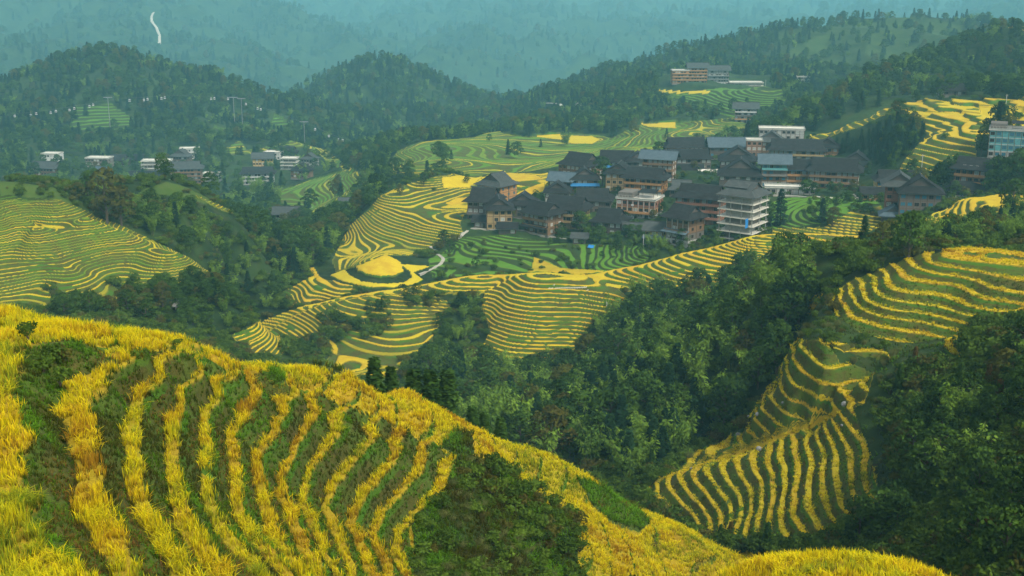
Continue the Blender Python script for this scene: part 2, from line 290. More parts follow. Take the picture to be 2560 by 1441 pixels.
# kinds: T terraces, F plain field; (name, kind, dmin, dmax, step, top, tread fraction (0: by slope), ripeness, polygon)
ZONES = [
 ("fg_field", "T", 8, 135, 1.35, -16.0, 0.91, 1.0, "-200 740 0 745 260 800 450 820 660 885 1000 960 1150 1035 1400 1130 1660 1285 1920 1395 2100 1500 -200 1600"),
 ("fg_strips", "T", 8, 110, 1.35, -16.0, 0.40, 0.95, "-50 860 60 865 180 850 290 870 400 872 500 895 560 915 650 930 720 960 790 980 880 1020 950 1040 1020 1080 1080 1110 1150 1140 1140 1195 1060 1270 1020 1330 1050 1441 1060 1600 -50 1600"),
 ("fg_bare", "S", 8, 120, 1, 0, 0, 0, "1030 1300 1150 1190 1130 1130 1170 1130 1290 1190 1350 1260 1430 1295 1445 1360 1440 1600 1060 1600"),
 ("fg_bare", "S", 8, 120, 1, 0, 0, 0, "1140 1075 1180 1085 1185 1130 1150 1135 1100 1115"),
 ("fg_grass", "S", 8, 120, 1, 0, 0, 0.5, "1440 1190 1560 1235 1625 1305 1600 1325 1520 1300 1480 1255"),
 ("fg_grass", "S", 8, 120, 1, 0, 0, 0.5, "640 930 700 925 715 950 700 965 660 945"),
 ("mound", "F", 30, 58, 1, 0, 0, 1.0, "1800 1360 2600 1360 2600 1600 1800 1600"),
 ("fan", "T", 105, 190, FAN_DZ, FAN_Z0, 0.47, 0.92, "1605 1225 1690 1180 1760 1120 1860 1080 1890 1000 1945 950 1955 890 2000 850 2060 860 2110 910 2185 935 2160 1010 2130 1020 2165 1100 2200 1240 2150 1310 2060 1370 1950 1375 1760 1350 1640 1270"),
 ("fan_up", "T", 105, 195, FAN_DZ * 1.6, FAN_Z0, 0.44, 0.95, "1605 1225 1690 1180 1760 1120 1860 1080 1890 1000 1945 950 1955 890 2000 850 2060 860 2110 910 2185 935 2165 1000 2105 1022 2060 1038 2000 1060 1945 1080 1880 1108 1770 1145 1700 1172"),
 ("fan_spine", "F", 105, 190, 1, 0, 0, 1.0, "1700 1174 1770 1151 1847 1124 1926 1093 1988 1068 2051 1043 2101 1022 2103 1031 2051 1056 1992 1081 1930 1108 1855 1133 1772 1160 1703 1183"),
 ("fan_top", "T", 140, 200, 0.85, -53.5, 0.55, 1.0, "2080 862 2110 868 2220 888 2225 902 2150 896 2085 875"),
 ("up", "T", 140, 215, UP_DZ, UP_Z0, 0.42, 1.0, "2075 740 2130 700 2300 635 2400 620 2700 620 2700 800 2500 790 2420 830 2360 845 2250 858 2150 830 2090 790"),
 ("patch", "F", 140, 215, 1, 0, 0, 1.0, "2010 770 2030 745 2060 735 2040 770 2022 795"),
 ("patch", "F", 130, 215, 1, 0, 0, 1.0, "2360 870 2370 850 2430 840 2500 800 2560 770 2700 760 2700 790 2560 790 2450 840 2400 870 2410 905 2380 890"),
 ("bowl", "T", 285, 375, 0.78, -90.0, 0.36, 1.0, "1215 700 1300 685 1500 685 1570 745 1510 790 1480 810 1465 850 1420 890 1400 925 1210 918 1200 880 1225 830 1205 770"),
 ("crest_right", "T", 300, 385, 0.58, -90.0, 0.5, 1.0, "1460 690 1600 655 1750 620 1900 582 2240 575 2240 600 2140 612 2090 640 2010 650 1930 670 1830 680 1800 725 1700 735 1600 735 1500 715"),
 ("crest_left", "T", 300, 380, 0.68, -90.0, 0.5, 1.0, "580 840 650 805 740 775 810 752 1000 720 1230 680 1290 690 1230 725 1190 740 1130 735 1050 742 980 770 880 800 800 830 720 850 640 890 600 880"),
 ("inner", "T", 285, 375, 0.62, -90.0, 0.34, 0.8, "600 885 640 850 720 800 800 765 900 745 1010 738 1090 742 1130 760 1100 800 1090 850 1040 890 1010 905 985 945 880 950 800 930 830 885 760 870 700 890 640 895"),
 ("thumb", "T", 370, 432, 0.6, -90.0, 0, 1.0, "640 775 700 735 790 690 810 700 880 715 900 730 860 745 760 765 660 785"),
 ("thumb", "F", 370, 430, 1, 0, 0, 1.0, "884 660 925 645 960 637 990 650 1000 655 1010 680 985 689 950 691 920 687 895 678"),
 ("thumb", "F", 370, 430, 1, 0, 0, 1.0, "825 690 862 676 875 690 905 705 960 711 1010 708 1030 695 1025 682 1000 662 1080 668 1035 683 1057 700 1040 712 990 720 920 720 855 705"),
 ("thumb", "F", 370, 450, 1, 0, 0, 1.0, "770 672 785 670 800 695 790 698"),
 ("village_ridge", "T", 380, 570, 0.58, -90.0, 0.36, 0.7, "830 655 850 610 870 570 920 525 950 490 990 470 1100 440 1180 430 1230 425 1370 430 1370 480 1290 500 1180 510 1150 560 1160 585 1080 620 1030 640 960 640 900 665 840 680"),
 ("ridge_flat", "F", 440, 580, 1, 0, 0, 1.0, "1105 446 1150 440 1200 432 1205 445 1172 470 1108 472"),
 ("ridge_flat", "F", 440, 580, 1, 0, 0, 1.0, "1290 487 1330 468 1362 458 1362 478 1315 492"),
 ("ridge_flat", "F", 440, 580, 1, 0, 0, 1.0, "1115 510 1140 498 1172 494 1172 506 1130 516"),
 ("ridge_flat", "F", 440, 580, 1, 0, 0, 1.0, "1210 440 1260 432 1340 440 1360 450 1300 455 1240 450"),
 ("green", "T", 375, 450, 0.45, -90.0, 0.5, 0.10, "1080 695 1070 650 1110 630 1150 595 1260 590 1400 610 1600 615 1630 640 1600 665 1500 690 1300 690"),
 ("green_patch", "F", 375, 450, 1, 0, 0, 0.8, "1335 645 1350 650 1400 672 1520 680 1440 690 1340 680 1310 690 1330 672"),
 ("green", "T", 365, 470, 0.7, -90.0, 0.5, 0.10, "1920 485 2020 485 2190 500 2215 530 2130 545 2060 560 1930 580"),
 ("green", "T", 365, 470, 0.7, -90.0, 0.4, 0.75, "2060 570 2130 530 2200 520 2230 560 2140 595 1930 590 1930 575"),
 ("right_yellow", "T", 300, 400, 0.8, -70.0, 0, 1.0, "2240 600 2330 540 2400 505 2480 495 2700 490 2700 520 2560 535 2450 550 2400 580 2280 600"),
 ("left", "T", 240, 385, 0.52, -60.0, 0.27, 0.62, "-100 505 150 500 240 515 235 545 290 560 400 610 480 650 525 680 480 705 370 730 300 712 270 700 310 745 290 765 200 745 120 720 140 775 0 775 -100 770"),
 ("left", "T", 240, 400, 0.6, -60.0, 0, 0.25, "-100 460 50 470 140 480 200 500 -100 505"),
 ("grass", "S", 330, 440, 1, 0, 0, 0.45, "350 475 420 455 470 470 520 495 540 515 480 500 420 490 360 500"),
 ("grass", "S", 300, 400, 1, 0, 0, 0.5, "-100 450 40 455 140 470 200 490 240 540 150 500 -100 480"),
 ("far_terr", "T", 620, 900, 0.55, -90.0, 0.30, 0.36, "960 440 990 380 1050 355 1180 345 1245 325 1260 335 1330 345 1450 335 1530 345 1560 330 1610 310 1700 310 1860 290 1880 340 1700 400 1500 440 1380 450 1230 445 1100 440"),
 ("far_flat", "F", 620, 900, 1, 0, 0, 1.0, "1335 343 1400 339 1480 342 1500 350 1480 361 1430 360 1400 350"),
 ("far_flat", "F", 620, 950, 1, 0, 0, 0.9, "1600 311 1690 310 1690 322 1620 318"),
 ("far_terr", "T", 820, 1010, 1.0, -90.0, 0.4, 0.10, "1640 232 1900 215 1960 225 1960 270 1860 300 1750 280 1700 250"),
 ("far_flat", "F", 820, 1010, 1, 0, 0, 0.9, "1615 222 1700 226 1780 228 1770 236 1680 234 1620 230"),
 ("far_terr", "T", 560, 1000, 1.2, -90.0, 0.4, 0.35, "560 370 600 352 620 375 680 365 740 350 800 360 860 410 930 450 900 460 780 380 720 380 640 390 570 400"),
 ("far_terr", "T", 560, 800, 0.8, -90.0, 0.4, 0.3, "700 480 780 450 860 430 900 460 880 520 800 550 700 545"),
 ("far_flat", "F", 560, 800, 1, 0, 0, 0.9, "702 522 730 516 770 522 745 536 712 532"),
 ("far_terr", "T", 330, 480, 0.8, -60.0, 0, 0.6, "480 487 540 508 600 540 560 530 520 510"),
 ("far_terr", "T", 950, 1200, 1.8, -90.0, 0.35, 0.0, "170 330 190 265 280 260 340 300 320 340 250 350"),
 ("far_terr", "T", 900, 1200, 1.8, -90.0, 0.35, 0.0, "500 345 540 320 600 330 560 355"),
 ("far_terr", "T", 900, 1200, 1.8, -90.0, 0.35, 0.0, "650 330 690 290 730 310 710 340"),
 ("right_terr", "T", 440, 640, 1.6, -60.0, 0, 0.95, "2020 345 2100 320 2180 285 2230 262 2300 255 2440 255 2700 250 2700 300 2560 330 2440 345 2440 400 2410 440 2320 465 2240 440 2270 390 2310 350 2310 300 2230 285 2140 325 2040 352"),
 ("right_flat", "F", 520, 640, 1, 0, 0, 1.0, "2225 265 2260 275 2330 285 2450 288 2450 270 2560 275 2560 292 2450 292 2300 290 2225 272 2160 300 2060 340 2020 348 2100 318 2170 285"),
 ("right_far", "F", 690, 800, 1, 0, 0, 1.0, "1985 262 2020 246 2080 232 2080 240 2030 256 1990 272"),
 ("right_hi", "T", 780, 960, 1.6, -30.0, 0, 0.8, "2510 75 2560 45 2700 30 2700 85 2530 80"),
 ("hill_terr", "S", 1150, 1600, 1, 0, 0, 0.2, "1900 150 1950 80 2100 60 2200 35 2400 60 2420 100 2300 170 2150 190"),
 ("mt_clear", "S", 2000, 3000, 1, 0, 0, 0.35, "1410 165 1460 155 1490 180 1530 180 1520 200 1420 200"),
]
BORDER = [("slip_bare",)]
def zone_of(x, y, z, d):
    px, py = project(x, y, z)
    zid = np.zeros(x.shape, np.int32)
    for k, zz in enumerate(ZONES):
        pts = pl(zz[8]); xs = [p[0] for p in pts]; ys = [p[1] for p in pts]
        c = np.nonzero((px > min(xs)) & (px < max(xs)) & (py > min(ys)) & (py < max(ys)) & (d > zz[2]) & (d < zz[3]))[0]
        if len(c):
            m = poly_mask(px[c], py[c], pts)
            zid[c[m]] = k + 1
    return zid
# smooth wobble built from a few sines (metres)
def wob(x, y, wl, seed, n=9):
    r = np.random.default_rng(seed); s = 0
    for i in range(n):
        a = r.uniform(0, 2 * np.pi); k = 2 * np.pi / (wl * r.uniform(0.6, 1.7))
        s = s + np.sin(k * (np.cos(a) * x + np.sin(a) * y) + r.uniform(0, 6.3))
    return s / math.sqrt(n / 2)
# steepness of the smooth hills
_d = np.exp(_gl)
GRAD = np.hypot(np.gradient(CZ, cl, axis=0), np.gradient(CZ, ca, axis=1)) / _d
Zp = lambda k: np.array([0.0] + [z[k] for z in ZONES])
Z_KIND = np.array([0] + [{"T": 1, "F": 2, "S": 3}[z[1]] for z in ZONES])
Z_DZ, Z_TOP, Z_W, Z_RIPE = Zp(4), Zp(5), Zp(6), Zp(7); Z_DZ[0] = 1
RICE_H = 0.42
Z_SINK = np.array([0.0] + [0.55 if z[0] in ('fg_field', 'fg_strips', 'fan', 'fan_up', 'fan_spine') else 0.35 if z[0] == 'up' else 0.0 for z in ZONES])
def terrain_at(x, y, zb, gr, zid):
    """terraced height, level, tread fraction, is-on-crop flag"""
    kind = Z_KIND[zid]; dz = Z_DZ[zid]; w = Z_W[zid]
    d = np.hypot(x, y)
    amp = np.where(Z_W[zid] > 0, 0.05, 0.16) * dz * np.where(d < 230, 1.0, 1.2)
    zn = zb + amp * wob(x, y, 13.0, 3) + amp * 0.5 * wob(x, y, 3.1, 4) * (d < 250)
    lvl = (Z_TOP[zid] - zn) / dz
    over = (lvl < 0) & ((zid == 1) | (zid == 2))          # the flat top of the shoulder above the first bank
    lvl = np.where(over, 0.2, lvl)
    k = np.floor(lvl); f = lvl - k
    w = np.where(w > 0, w, np.clip(1 - 1.7 * gr, 0.30, 0.90))
    rnd = np.modf(np.abs(np.sin(k * 12.9898 + zid * 4.137) * 43758.5453))[0]
    w = np.clip(w + np.where(d > 215, 0.16, 0.08) * (rnd - 0.5) * (w < 0.9) + 0.05 * wob(x, y, 21, 9) * (w < 0.9) * (d > 215), 0.2, 0.97)
    near = (d < 215)
    hrice = np.where(near, 0.25, np.minimum(RICE_H, 0.5 * dz)) * np.clip(Z_RIPE[zid] * 1.3, 0.2, 1) * np.where(w > 0.9, 0.15, 1)
    e = 0.07 * (w < 0.9) + 0.01
    tread = Z_TOP[zid] - k * dz - Z_SINK[zid]
    t = np.clip((f - w - e) / np.maximum(1 - w - e, 0.02), 0, 1)
    zt = np.where(f < w, tread + hrice * np.clip(f / 0.03, 0, 1), np.where(f < w + e, tread + hrice * (1 - (f - w) / e), tread - dz * t ** 1.25))
    zt = np.where(w > 0.9, 0.75 * (zn - Z_SINK[zid]) + 0.25 * zt, zt)
    zt = np.where(over, zn - Z_SINK[zid] + hrice, zt)
    # levelled steps stay near the smooth hill
    out = np.where(kind == 1, zt, zb + np.where(kind == 2, 0.35 - Z_SINK[zid], 0.0))
    return out, np.where(kind == 1, lvl, 0.0), np.where(kind == 1, w, 0.0)
# ------------------------------------------------------------------ terrain mesh
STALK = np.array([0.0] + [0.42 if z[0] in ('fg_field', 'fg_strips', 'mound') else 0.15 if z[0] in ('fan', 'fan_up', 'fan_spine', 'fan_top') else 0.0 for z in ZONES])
def build_terrain(NA=1050, q=1.0):
    segs = ((LD0, math.log(24), 60), (math.log(24), math.log(130), 620), (math.log(130), math.log(470), 900), (math.log(470), math.log(950), 420), (math.log(950), LD1, 380))
    ld = np.concatenate([np.linspace(a, b, int(n * q), endpoint=False) for a, b, n in segs] + [[LD1]])
    NA = int(NA * q)
    az = np.concatenate([np.linspace(AZ0, R(-27), 80, endpoint=False), np.linspace(R(-27), R(27), NA - 160), np.linspace(R(27), AZ1, 81)[1:]])
    fa = (az - AZ0) / (AZ1 - AZ0) * (CA - 1); fl = (ld - LD0) / (LD1 - LD0) * (CL - 1)
    zb = up_grid(CZ, fa, fl).ravel(); gr = up_grid(GRAD, fa, fl).ravel()
    A, Lg = np.meshgrid(az, ld); d = np.exp(Lg).ravel(); A = A.ravel()
    x = np.sin(A) * d; y = np.cos(A) * d
    zid = zone_of(x, y, zb, d)
    z, lvl, w = terrain_at(x, y, zb, gr, zid)
    rough = np.where(zid == 0, 1.0, 0.0)
    z = z + rough * (0.12 * wob(x, y, 4, 11) + np.clip(d / 900, 0, 1.6) * (0.8 * wob(x, y, 37, 12) + 1.5 * (d > 700) * wob(x, y, 110, 13)))
    NL = len(ld)
    me = bpy.data.meshes.new("terrain")
    me.vertices.add(NL * NA)
    me.vertices.foreach_set("co", np.stack([x, y, z], -1).astype(np.float32).ravel())
    i = np.arange(NL * NA, dtype=np.int32).reshape(NL, NA)
    qd = np.stack([i[:-1, :-1], i[:-1, 1:], i[1:, 1:], i[1:, :-1]], -1).reshape(-1, 4)
    me.loops.add(qd.size); me.polygons.add(len(qd))
    me.loops.foreach_set("vertex_index", qd.ravel())
    me.polygons.foreach_set("loop_start", np.arange(0, qd.size, 4, dtype=np.int32))
    me.polygons.foreach_set("use_smooth", np.ones(len(qd), bool))
    for nm, arr in (("lvl", lvl), ("tread", w), ("ripe", np.where(Z_KIND[zid] == 3, 0, Z_RIPE[zid])), ("grass", np.where(Z_KIND[zid] == 3, Z_RIPE[zid], 0)),
                    ("crop", (Z_KIND[zid] == 1) * 1.0 + (Z_KIND[zid] == 2) * 2.0), ("zone", zid * 1.0), ("stalk", STALK[zid])):
        at = me.attributes.new(nm, 'FLOAT', 'POINT'); at.data.foreach_set("value", arr.astype(np.float32))
    me.update(calc_edges=True)
    o = bpy.data.objects.new("terrain", me); COL.objects.link(o)
    o["kind"] = "structure"
    return o

# ------------------------------------------------------------------ node helpers
class NT:
    def __init__(self, name):
        self.m = bpy.data.materials.new(name); self.m.use_nodes = True
        self.t = self.m.node_tree; self.t.nodes.clear()
        self.out = self.n("ShaderNodeOutputMaterial")
    def n(self, typ, **kw):
        nd = self.t.nodes.new(typ)
        for k, v in kw.items(): setattr(nd, k, v)
        return nd
    def link(self, a, b): self.t.links.new(a, b)
    def put(self, sock, v):
        if hasattr(v, "is_linked") or isinstance(v, bpy.types.NodeSocket): self.link(v, sock)
        else: sock.default_value = v
    def attr(self, name, kind='GEOMETRY'):
        return self.n("ShaderNodeAttribute", attribute_name=name, attribute_type=kind)
    def math(self, op, a, b=0.0, c=None, clamp=False):
        nd = self.n("ShaderNodeMath", operation=op, use_clamp=clamp)
        self.put(nd.inputs[0], a); self.put(nd.inputs[1], b)
        if c is not None: self.put(nd.inputs[2], c)
        return nd.outputs[0]
    def mix(self, f, a, b, blend='MIX'):
        nd = self.n("ShaderNodeMix", data_type='RGBA', blend_type=blend)
        self.put(nd.inputs[0], f)
        for s, v in ((nd.inputs[6], a), (nd.inputs[7], b)):
            if isinstance(v, (tuple, list)): s.default_value = (*v[:3], 1)
            else: self.link(v, s)
        return nd.outputs[2]
    def noise(self, scale, detail=3, rough=0.55, vec=None, dim='3D'):
        nd = self.n("ShaderNodeTexNoise", noise_dimensions=dim)
        nd.inputs["Scale"].default_value = scale; nd.inputs["Detail"].default_value = detail; nd.inputs["Roughness"].default_value = rough
        if vec is not None: self.link(vec, nd.inputs["Vector"])
        return nd.outputs[0]
    def ramp(self, v, *stops):
        nd = self.n("ShaderNodeMapRange", interpolation_type='SMOOTHSTEP')
        self.link(v, nd.inputs[0]); nd.inputs[1].default_value = stops[0]; nd.inputs[2].default_value = stops[1]
        nd.inputs[3].default_value = stops[2] if len(stops) > 2 else 0.0; nd.inputs[4].default_value = stops[3] if len(stops) > 3 else 1.0
        return nd.outputs[0]
    def pos(self, sx=1, sy=1, sz=1):
        g = self.n("ShaderNodeNewGeometry"); mp = self.n("ShaderNodeVectorMath", operation='MULTIPLY')
        self.link(g.outputs[0], mp.inputs[0]); mp.inputs[1].default_value = (sx, sy, sz)
        return mp.outputs[0]
    def white(self, v):
        nd = self.n("ShaderNodeTexWhiteNoise", noise_dimensions='1D'); self.link(v, nd.inputs["W"]); return nd.outputs[0]
    def principled(self, col, rough=0.85, spec=0.2, normal=None, metallic=0.0):
        b = self.n("ShaderNodeBsdfPrincipled")
        self.put(b.inputs["Base Color"], col if not isinstance(col, (tuple, list)) else (*col[:3], 1))
        self.put(b.inputs["Roughness"], rough); b.inputs["Specular IOR Level"].default_value = spec; b.inputs["Metallic"].default_value = metallic
        if normal is not None: self.link(normal, b.inputs["Normal"])
        self.link(b.outputs[0], self.out.inputs[0]); return b
    def bump(self, h, strength, dist):
        b = self.n("ShaderNodeBump"); b.inputs["Strength"].default_value = strength; b.inputs["Distance"].default_value = dist
        self.link(h, b.inputs["Height"]); return b.outputs[0]

def terrain_material():
    N = NT("terrain_ground")
    lvl, w, ripe, grass, crop, zone = (N.attr(a).outputs["Fac"] for a in ("lvl", "tread", "ripe", "grass", "crop", "zone"))
    k = N.math('FLOOR', lvl); f = N.math('SUBTRACT', lvl, k)
    rnd = N.white(N.math('ADD', k, N.math('MULTIPLY', zone, 57.0)))
    p = N.pos()
    n_big = N.noise(0.045, 3, 0.6, p); n_mid = N.noise(0.28, 4, 0.6, p); n_fine = N.noise(2.6, 5, 0.7, p); n_vf = N.noise(9.0, 3, 0.7, p)
    edge = N.math('MULTIPLY', N.math('SUBTRACT', n_fine, 0.5), 0.22)
    on = N.ramp(N.math('SUBTRACT', N.math('ADD', w, 0.05), N.math('ADD', f, edge)), -0.035, 0.05)
    gut = N.math('GREATER_THAN', N.math('ADD', f, edge), 0.03)
    is_t = N.math('MULTIPLY', N.math('GREATER_THAN', crop, 0.5), N.math('LESS_THAN', crop, 1.5))
    is_f = N.math('GREATER_THAN', crop, 1.5)
    on = N.math('MAXIMUM', N.math('MULTIPLY', N.math('MULTIPLY', on, gut), is_t), is_f)
    gaps = N.math('GREATER_THAN', N.math('ADD', N.noise(0.06, 3, 0.6, p), N.math('MULTIPLY', rnd, 0.16)), 0.75)   # plots already cut
    on = N.math('MULTIPLY', on, N.math('SUBTRACT', 1.0, N.math('MULTIPLY', gaps, is_t)))
    # ripe rice, its tone changing from field to field
    gold = N.mix(N.ramp(n_mid, 0.35, 0.7), (0.54, 0.37, 0.012), (0.42, 0.23, 0.012))
    gold = N.mix(N.math('MULTIPLY', rnd, 0.75), gold, (0.50, 0.44, 0.015))
    gold = N.mix(N.ramp(n_vf, 0.45, 0.75), gold, (0.26, 0.17, 0.012))
    green = N.mix(n_mid, (0.045, 0.13, 0.010), (0.11, 0.24, 0.016))
    rp = N.math('ADD', ripe, N.math('ADD', N.math('MULTIPLY', N.math('SUBTRACT', rnd, 0.5), 0.55), N.math('MULTIPLY', N.math('SUBTRACT', n_big, 0.5), 0.5)))
    rice = N.mix(N.ramp(rp, 0.25, 0.75), green, gold)
    lip = N.math('MULTIPLY', N.ramp(N.math('SUBTRACT', N.math('ADD', f, N.math('MULTIPLY', edge, 0.5)), w), -0.03, 0.05), is_t)
    rice = N.mix(N.math('MULTIPLY', lip, 0.75), rice, (0.16, 0.13, 0.015))
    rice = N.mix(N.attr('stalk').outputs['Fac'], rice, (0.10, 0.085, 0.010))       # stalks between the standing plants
    # grassy banks
    n_str = N.noise(1.1, 4, 0.75, N.pos(1, 1, 2.5))
    bank = N.mix(N.ramp(n_mid, 0.38, 0.62), (0.066, 0.068, 0.013), (0.066, 0.108, 0.013))
    bank = N.mix(N.ramp(n_str, 0.50, 0.68, 0, 0.65), bank, (0.095, 0.066, 0.020))
    bank = N.mix(N.ramp(n_fine, 0.45, 0.8, 0, 0.7), bank, (0.020, 0.027, 0.007))
    ledge = N.math('MULTIPLY', N.math('LESS_THAN', N.math('ADD', f, edge), N.math('ADD', w, 0.22)), N.ramp(N.noise(0.12, 2, 0.5, p), 0.42, 0.6))
    bank = N.mix(N.math('MULTIPLY', ledge, 0.8), bank, (0.045, 0.13, 0.008))
    # unripe slopes keep fresh grass on their banks
    bank = N.mix(N.math('MULTIPLY', N.math('LESS_THAN', ripe, 0.3), 0.8), bank, (0.020, 0.042, 0.009))
    # rough ground between the fields
    wild = N.mix(N.ramp(n_big, 0.35, 0.65), (0.012, 0.028, 0.008), (0.028, 0.055, 0.012))
    wild = N.mix(N.ramp(n_mid, 0.45, 0.75, 0, 0.6), wild, (0.045, 0.052, 0.018))
    wild = N.mix(grass, wild, N.mix(n_mid, (0.05, 0.13, 0.012), (0.12, 0.15, 0.025)))
    anycrop = N.math('GREATER_THAN', crop, 0.5)
    col = N.mix(anycrop, wild, bank)
    col = N.mix(on, col, rice)
    h = N.math('ADD', N.math('MULTIPLY', n_fine, 0.6), N.math('MULTIPLY', n_vf, 0.5))
    N.principled(col, 0.9, 0.1, N.bump(h, 0.7, 0.25))
    return N.m
# ------------------------------------------------------------------ mesh helpers
def np_mesh(name, co, faces, mats, mat_idx=None, smooth=False, attrs=None):
    """faces: list of (n,3) / (n,4) index arrays"""
    me = bpy.data.meshes.new(name)
    co = np.asarray(co, np.float32)
    me.vertices.add(len(co)); me.vertices.foreach_set("co", co.ravel())
    faces = [np.asarray(f, np.int32) for f in faces if len(f)]
    vi = np.concatenate([f.ravel() for f in faces])
    cnt = np.concatenate([np.full(len(f), f.shape[1], np.int32) for f in faces])
    me.loops.add(len(vi)); me.loops.foreach_set("vertex_index", vi)
    me.polygons.add(len(cnt)); me.polygons.foreach_set("loop_start", np.r_[0, np.cumsum(cnt)[:-1]].astype(np.int32))
    if mat_idx is not None: me.polygons.foreach_set("material_index", np.asarray(mat_idx, np.int32))
    me.polygons.foreach_set("use_smooth", np.full(len(cnt), bool(smooth)))
    for nm, (typ, arr) in (attrs or {}).items():
        at = me.attributes.new(nm, typ, 'POINT')
        at.data.foreach_set("vector" if typ == 'FLOAT_VECTOR' else "value", np.asarray(arr, np.float32).ravel())
    for m in mats: me.materials.append(m)
    me.update(calc_edges=True)
    return me
def link(name, me, parent=None, loc=None, rz=0.0, sc=1.0):
    o = bpy.data.objects.new(name, me); COL.objects.link(o)
    if parent: o.parent = parent
    if loc is not None: o.location = loc
    o.rotation_euler = (0, 0, rz)
    o.scale = (sc, sc, sc) if not isinstance(sc, tuple) else sc
    return o
def tag(o, label=None, cat=None, group=None, kind=None):
    if label: o["label"] = label
    if cat: o["category"] = cat
    if group: o["group"] = group
    if kind: o["kind"] = kind
    return o
def ground(x, y):
    """height of the smooth hills at world places"""
    x = np.asarray(x, float); y = np.asarray(y, float)
    return lin_at(CZ, np.arctan2(x, y), np.log(np.hypot(x, y)))
def on_ground(px, py, dmin=5, dmax=4800, n=1500):
    """first hill surface met along the sight line through a pixel (used to survey where things stand)"""
    x, y, w = ray(px, py); h = math.hypot(x, y)
    d = np.exp(np.linspace(math.log(dmin), math.log(dmax), n))
    X, Y, Zr = x / h * d, y / h * d, w / h * d
    g = ground(X, Y)
    b = np.nonzero(g > Zr)[0]
    i = b[0] if len(b) else n - 1
    return Vector((X[i], Y[i], g[i]))
def full_height(x, y):
    zb = ground(x, y); d = np.hypot(x, y)
    gr = lin_at(GRAD, np.arctan2(x, y), np.log(d))
    zid = zone_of(x, y, zb, d)
    z, lvl, w = terrain_at(x, y, zb, gr, zid)
    return z, lvl, w, zid
def sector_points(n, d0, d1, a0=R(-27), a1=R(27), power=2.0):
    u = rng.random(n)
    d = (d0 ** power + u * (d1 ** power - d0 ** power)) ** (1 / power)
    a = a0 + rng.random(n) * (a1 - a0)
    return np.sin(a) * d, np.cos(a) * d, d

# ------------------------------------------------------------------ rice and grass blades
def blades(pos, nb, hgt, wid, lean, tint, base_drop=0.0, spread=0.16):
    """clumps of nb bent blades at pos (n,3): one mesh worth of arrays"""
    n = len(pos); N_ = n * nb
    P0 = np.repeat(pos, nb, 0)
    h = np.repeat(hgt, nb) * rng.uniform(0.65, 1.2, N_); w = np.repeat(wid, nb) * rng.uniform(0.7, 1.3, N_)
    th = rng.uniform(0, 2 * np.pi, N_); ln = np.repeat(lean, nb) * rng.uniform(0.3, 1.5, N_)
    off = spread * np.sqrt(rng.random(N_))
    ph = rng.uniform(0, 2 * np.pi, N_)
    P0 = P0 + np.stack([off * np.cos(ph), off * np.sin(ph), np.full(N_, -base_drop)], -1)
    D = np.stack([np.cos(th), np.sin(th), np.zeros(N_)], -1)
    ta = th + rng.uniform(0.9, 2.2, N_)
    S = np.stack([np.cos(ta), np.sin(ta), np.zeros(N_)], -1) * (w / 2)[:, None]
    up = np.array([0, 0, 1.0])
    M1 = P0 + D * (ln * h * 0.35)[:, None] + up * (h * 0.62)[:, None]
    T = P0 + D * (ln * h * 1.1)[:, None] + up * (h * (1.0 - 0.35 * ln))[:, None]
    co = np.stack([P0 - S, P0 + S, M1 - S * 0.9, M1 + S * 0.9, T], 1).reshape(-1, 3)
    b = (np.arange(N_) * 5)[:, None]
    quads = b + np.array([0, 1, 3, 2]); tris = b + np.array([2, 3, 4])
    tip = np.tile(np.array([0, 0, 0.6, 0.6, 1.0]), N_)
    tt = np.repeat(np.repeat(tint, nb) + rng.normal(0, 0.10, N_), 5)
    return co, quads, tris, tip, tt
def join_blades(name, parts, mat):
    co, q, t, tip, tt, base = [], [], [], [], [], 0
    for c, qq, tr, a, b in parts:
        co.append(c); q.append(qq + base); t.append(tr + base); tip.append(a); tt.append(b); base += len(c)
    return np_mesh(name, np.concatenate(co), [np.concatenate(q), np.concatenate(t)], [mat], attrs={"tip": ('FLOAT', np.concatenate(tip)), "tint": ('FLOAT', np.concatenate(tt))})
def blade_material(name, stops, base, translucent=0.35):
    N = NT(name)
    tip = N.attr("tip").outputs["Fac"]; tint = N.attr("tint").outputs["Fac"]
    rp = N.n("ShaderNodeValToRGB"); N.link(tint, rp.inputs[0])
    cr = rp.color_ramp
    while len(cr.elements) < len(stops): cr.elements.new(0.5)
    for e, (p, c) in zip(cr.elements, stops): e.position = p; e.color = (*c, 1)
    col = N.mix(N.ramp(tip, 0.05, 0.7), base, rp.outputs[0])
    d = N.n("ShaderNodeBsdfDiffuse"); tr = N.n("ShaderNodeBsdfTranslucent"); mx = N.n("ShaderNodeMixShader")
    N.link(col, d.inputs[0]); N.link(col, tr.inputs[0]); mx.inputs[0].default_value = translucent
    N.link(d.outputs[0], mx.inputs[1]); N.link(tr.outputs[0], mx.inputs[2]); N.link(mx.outputs[0], N.out.inputs[0])
    return N.m
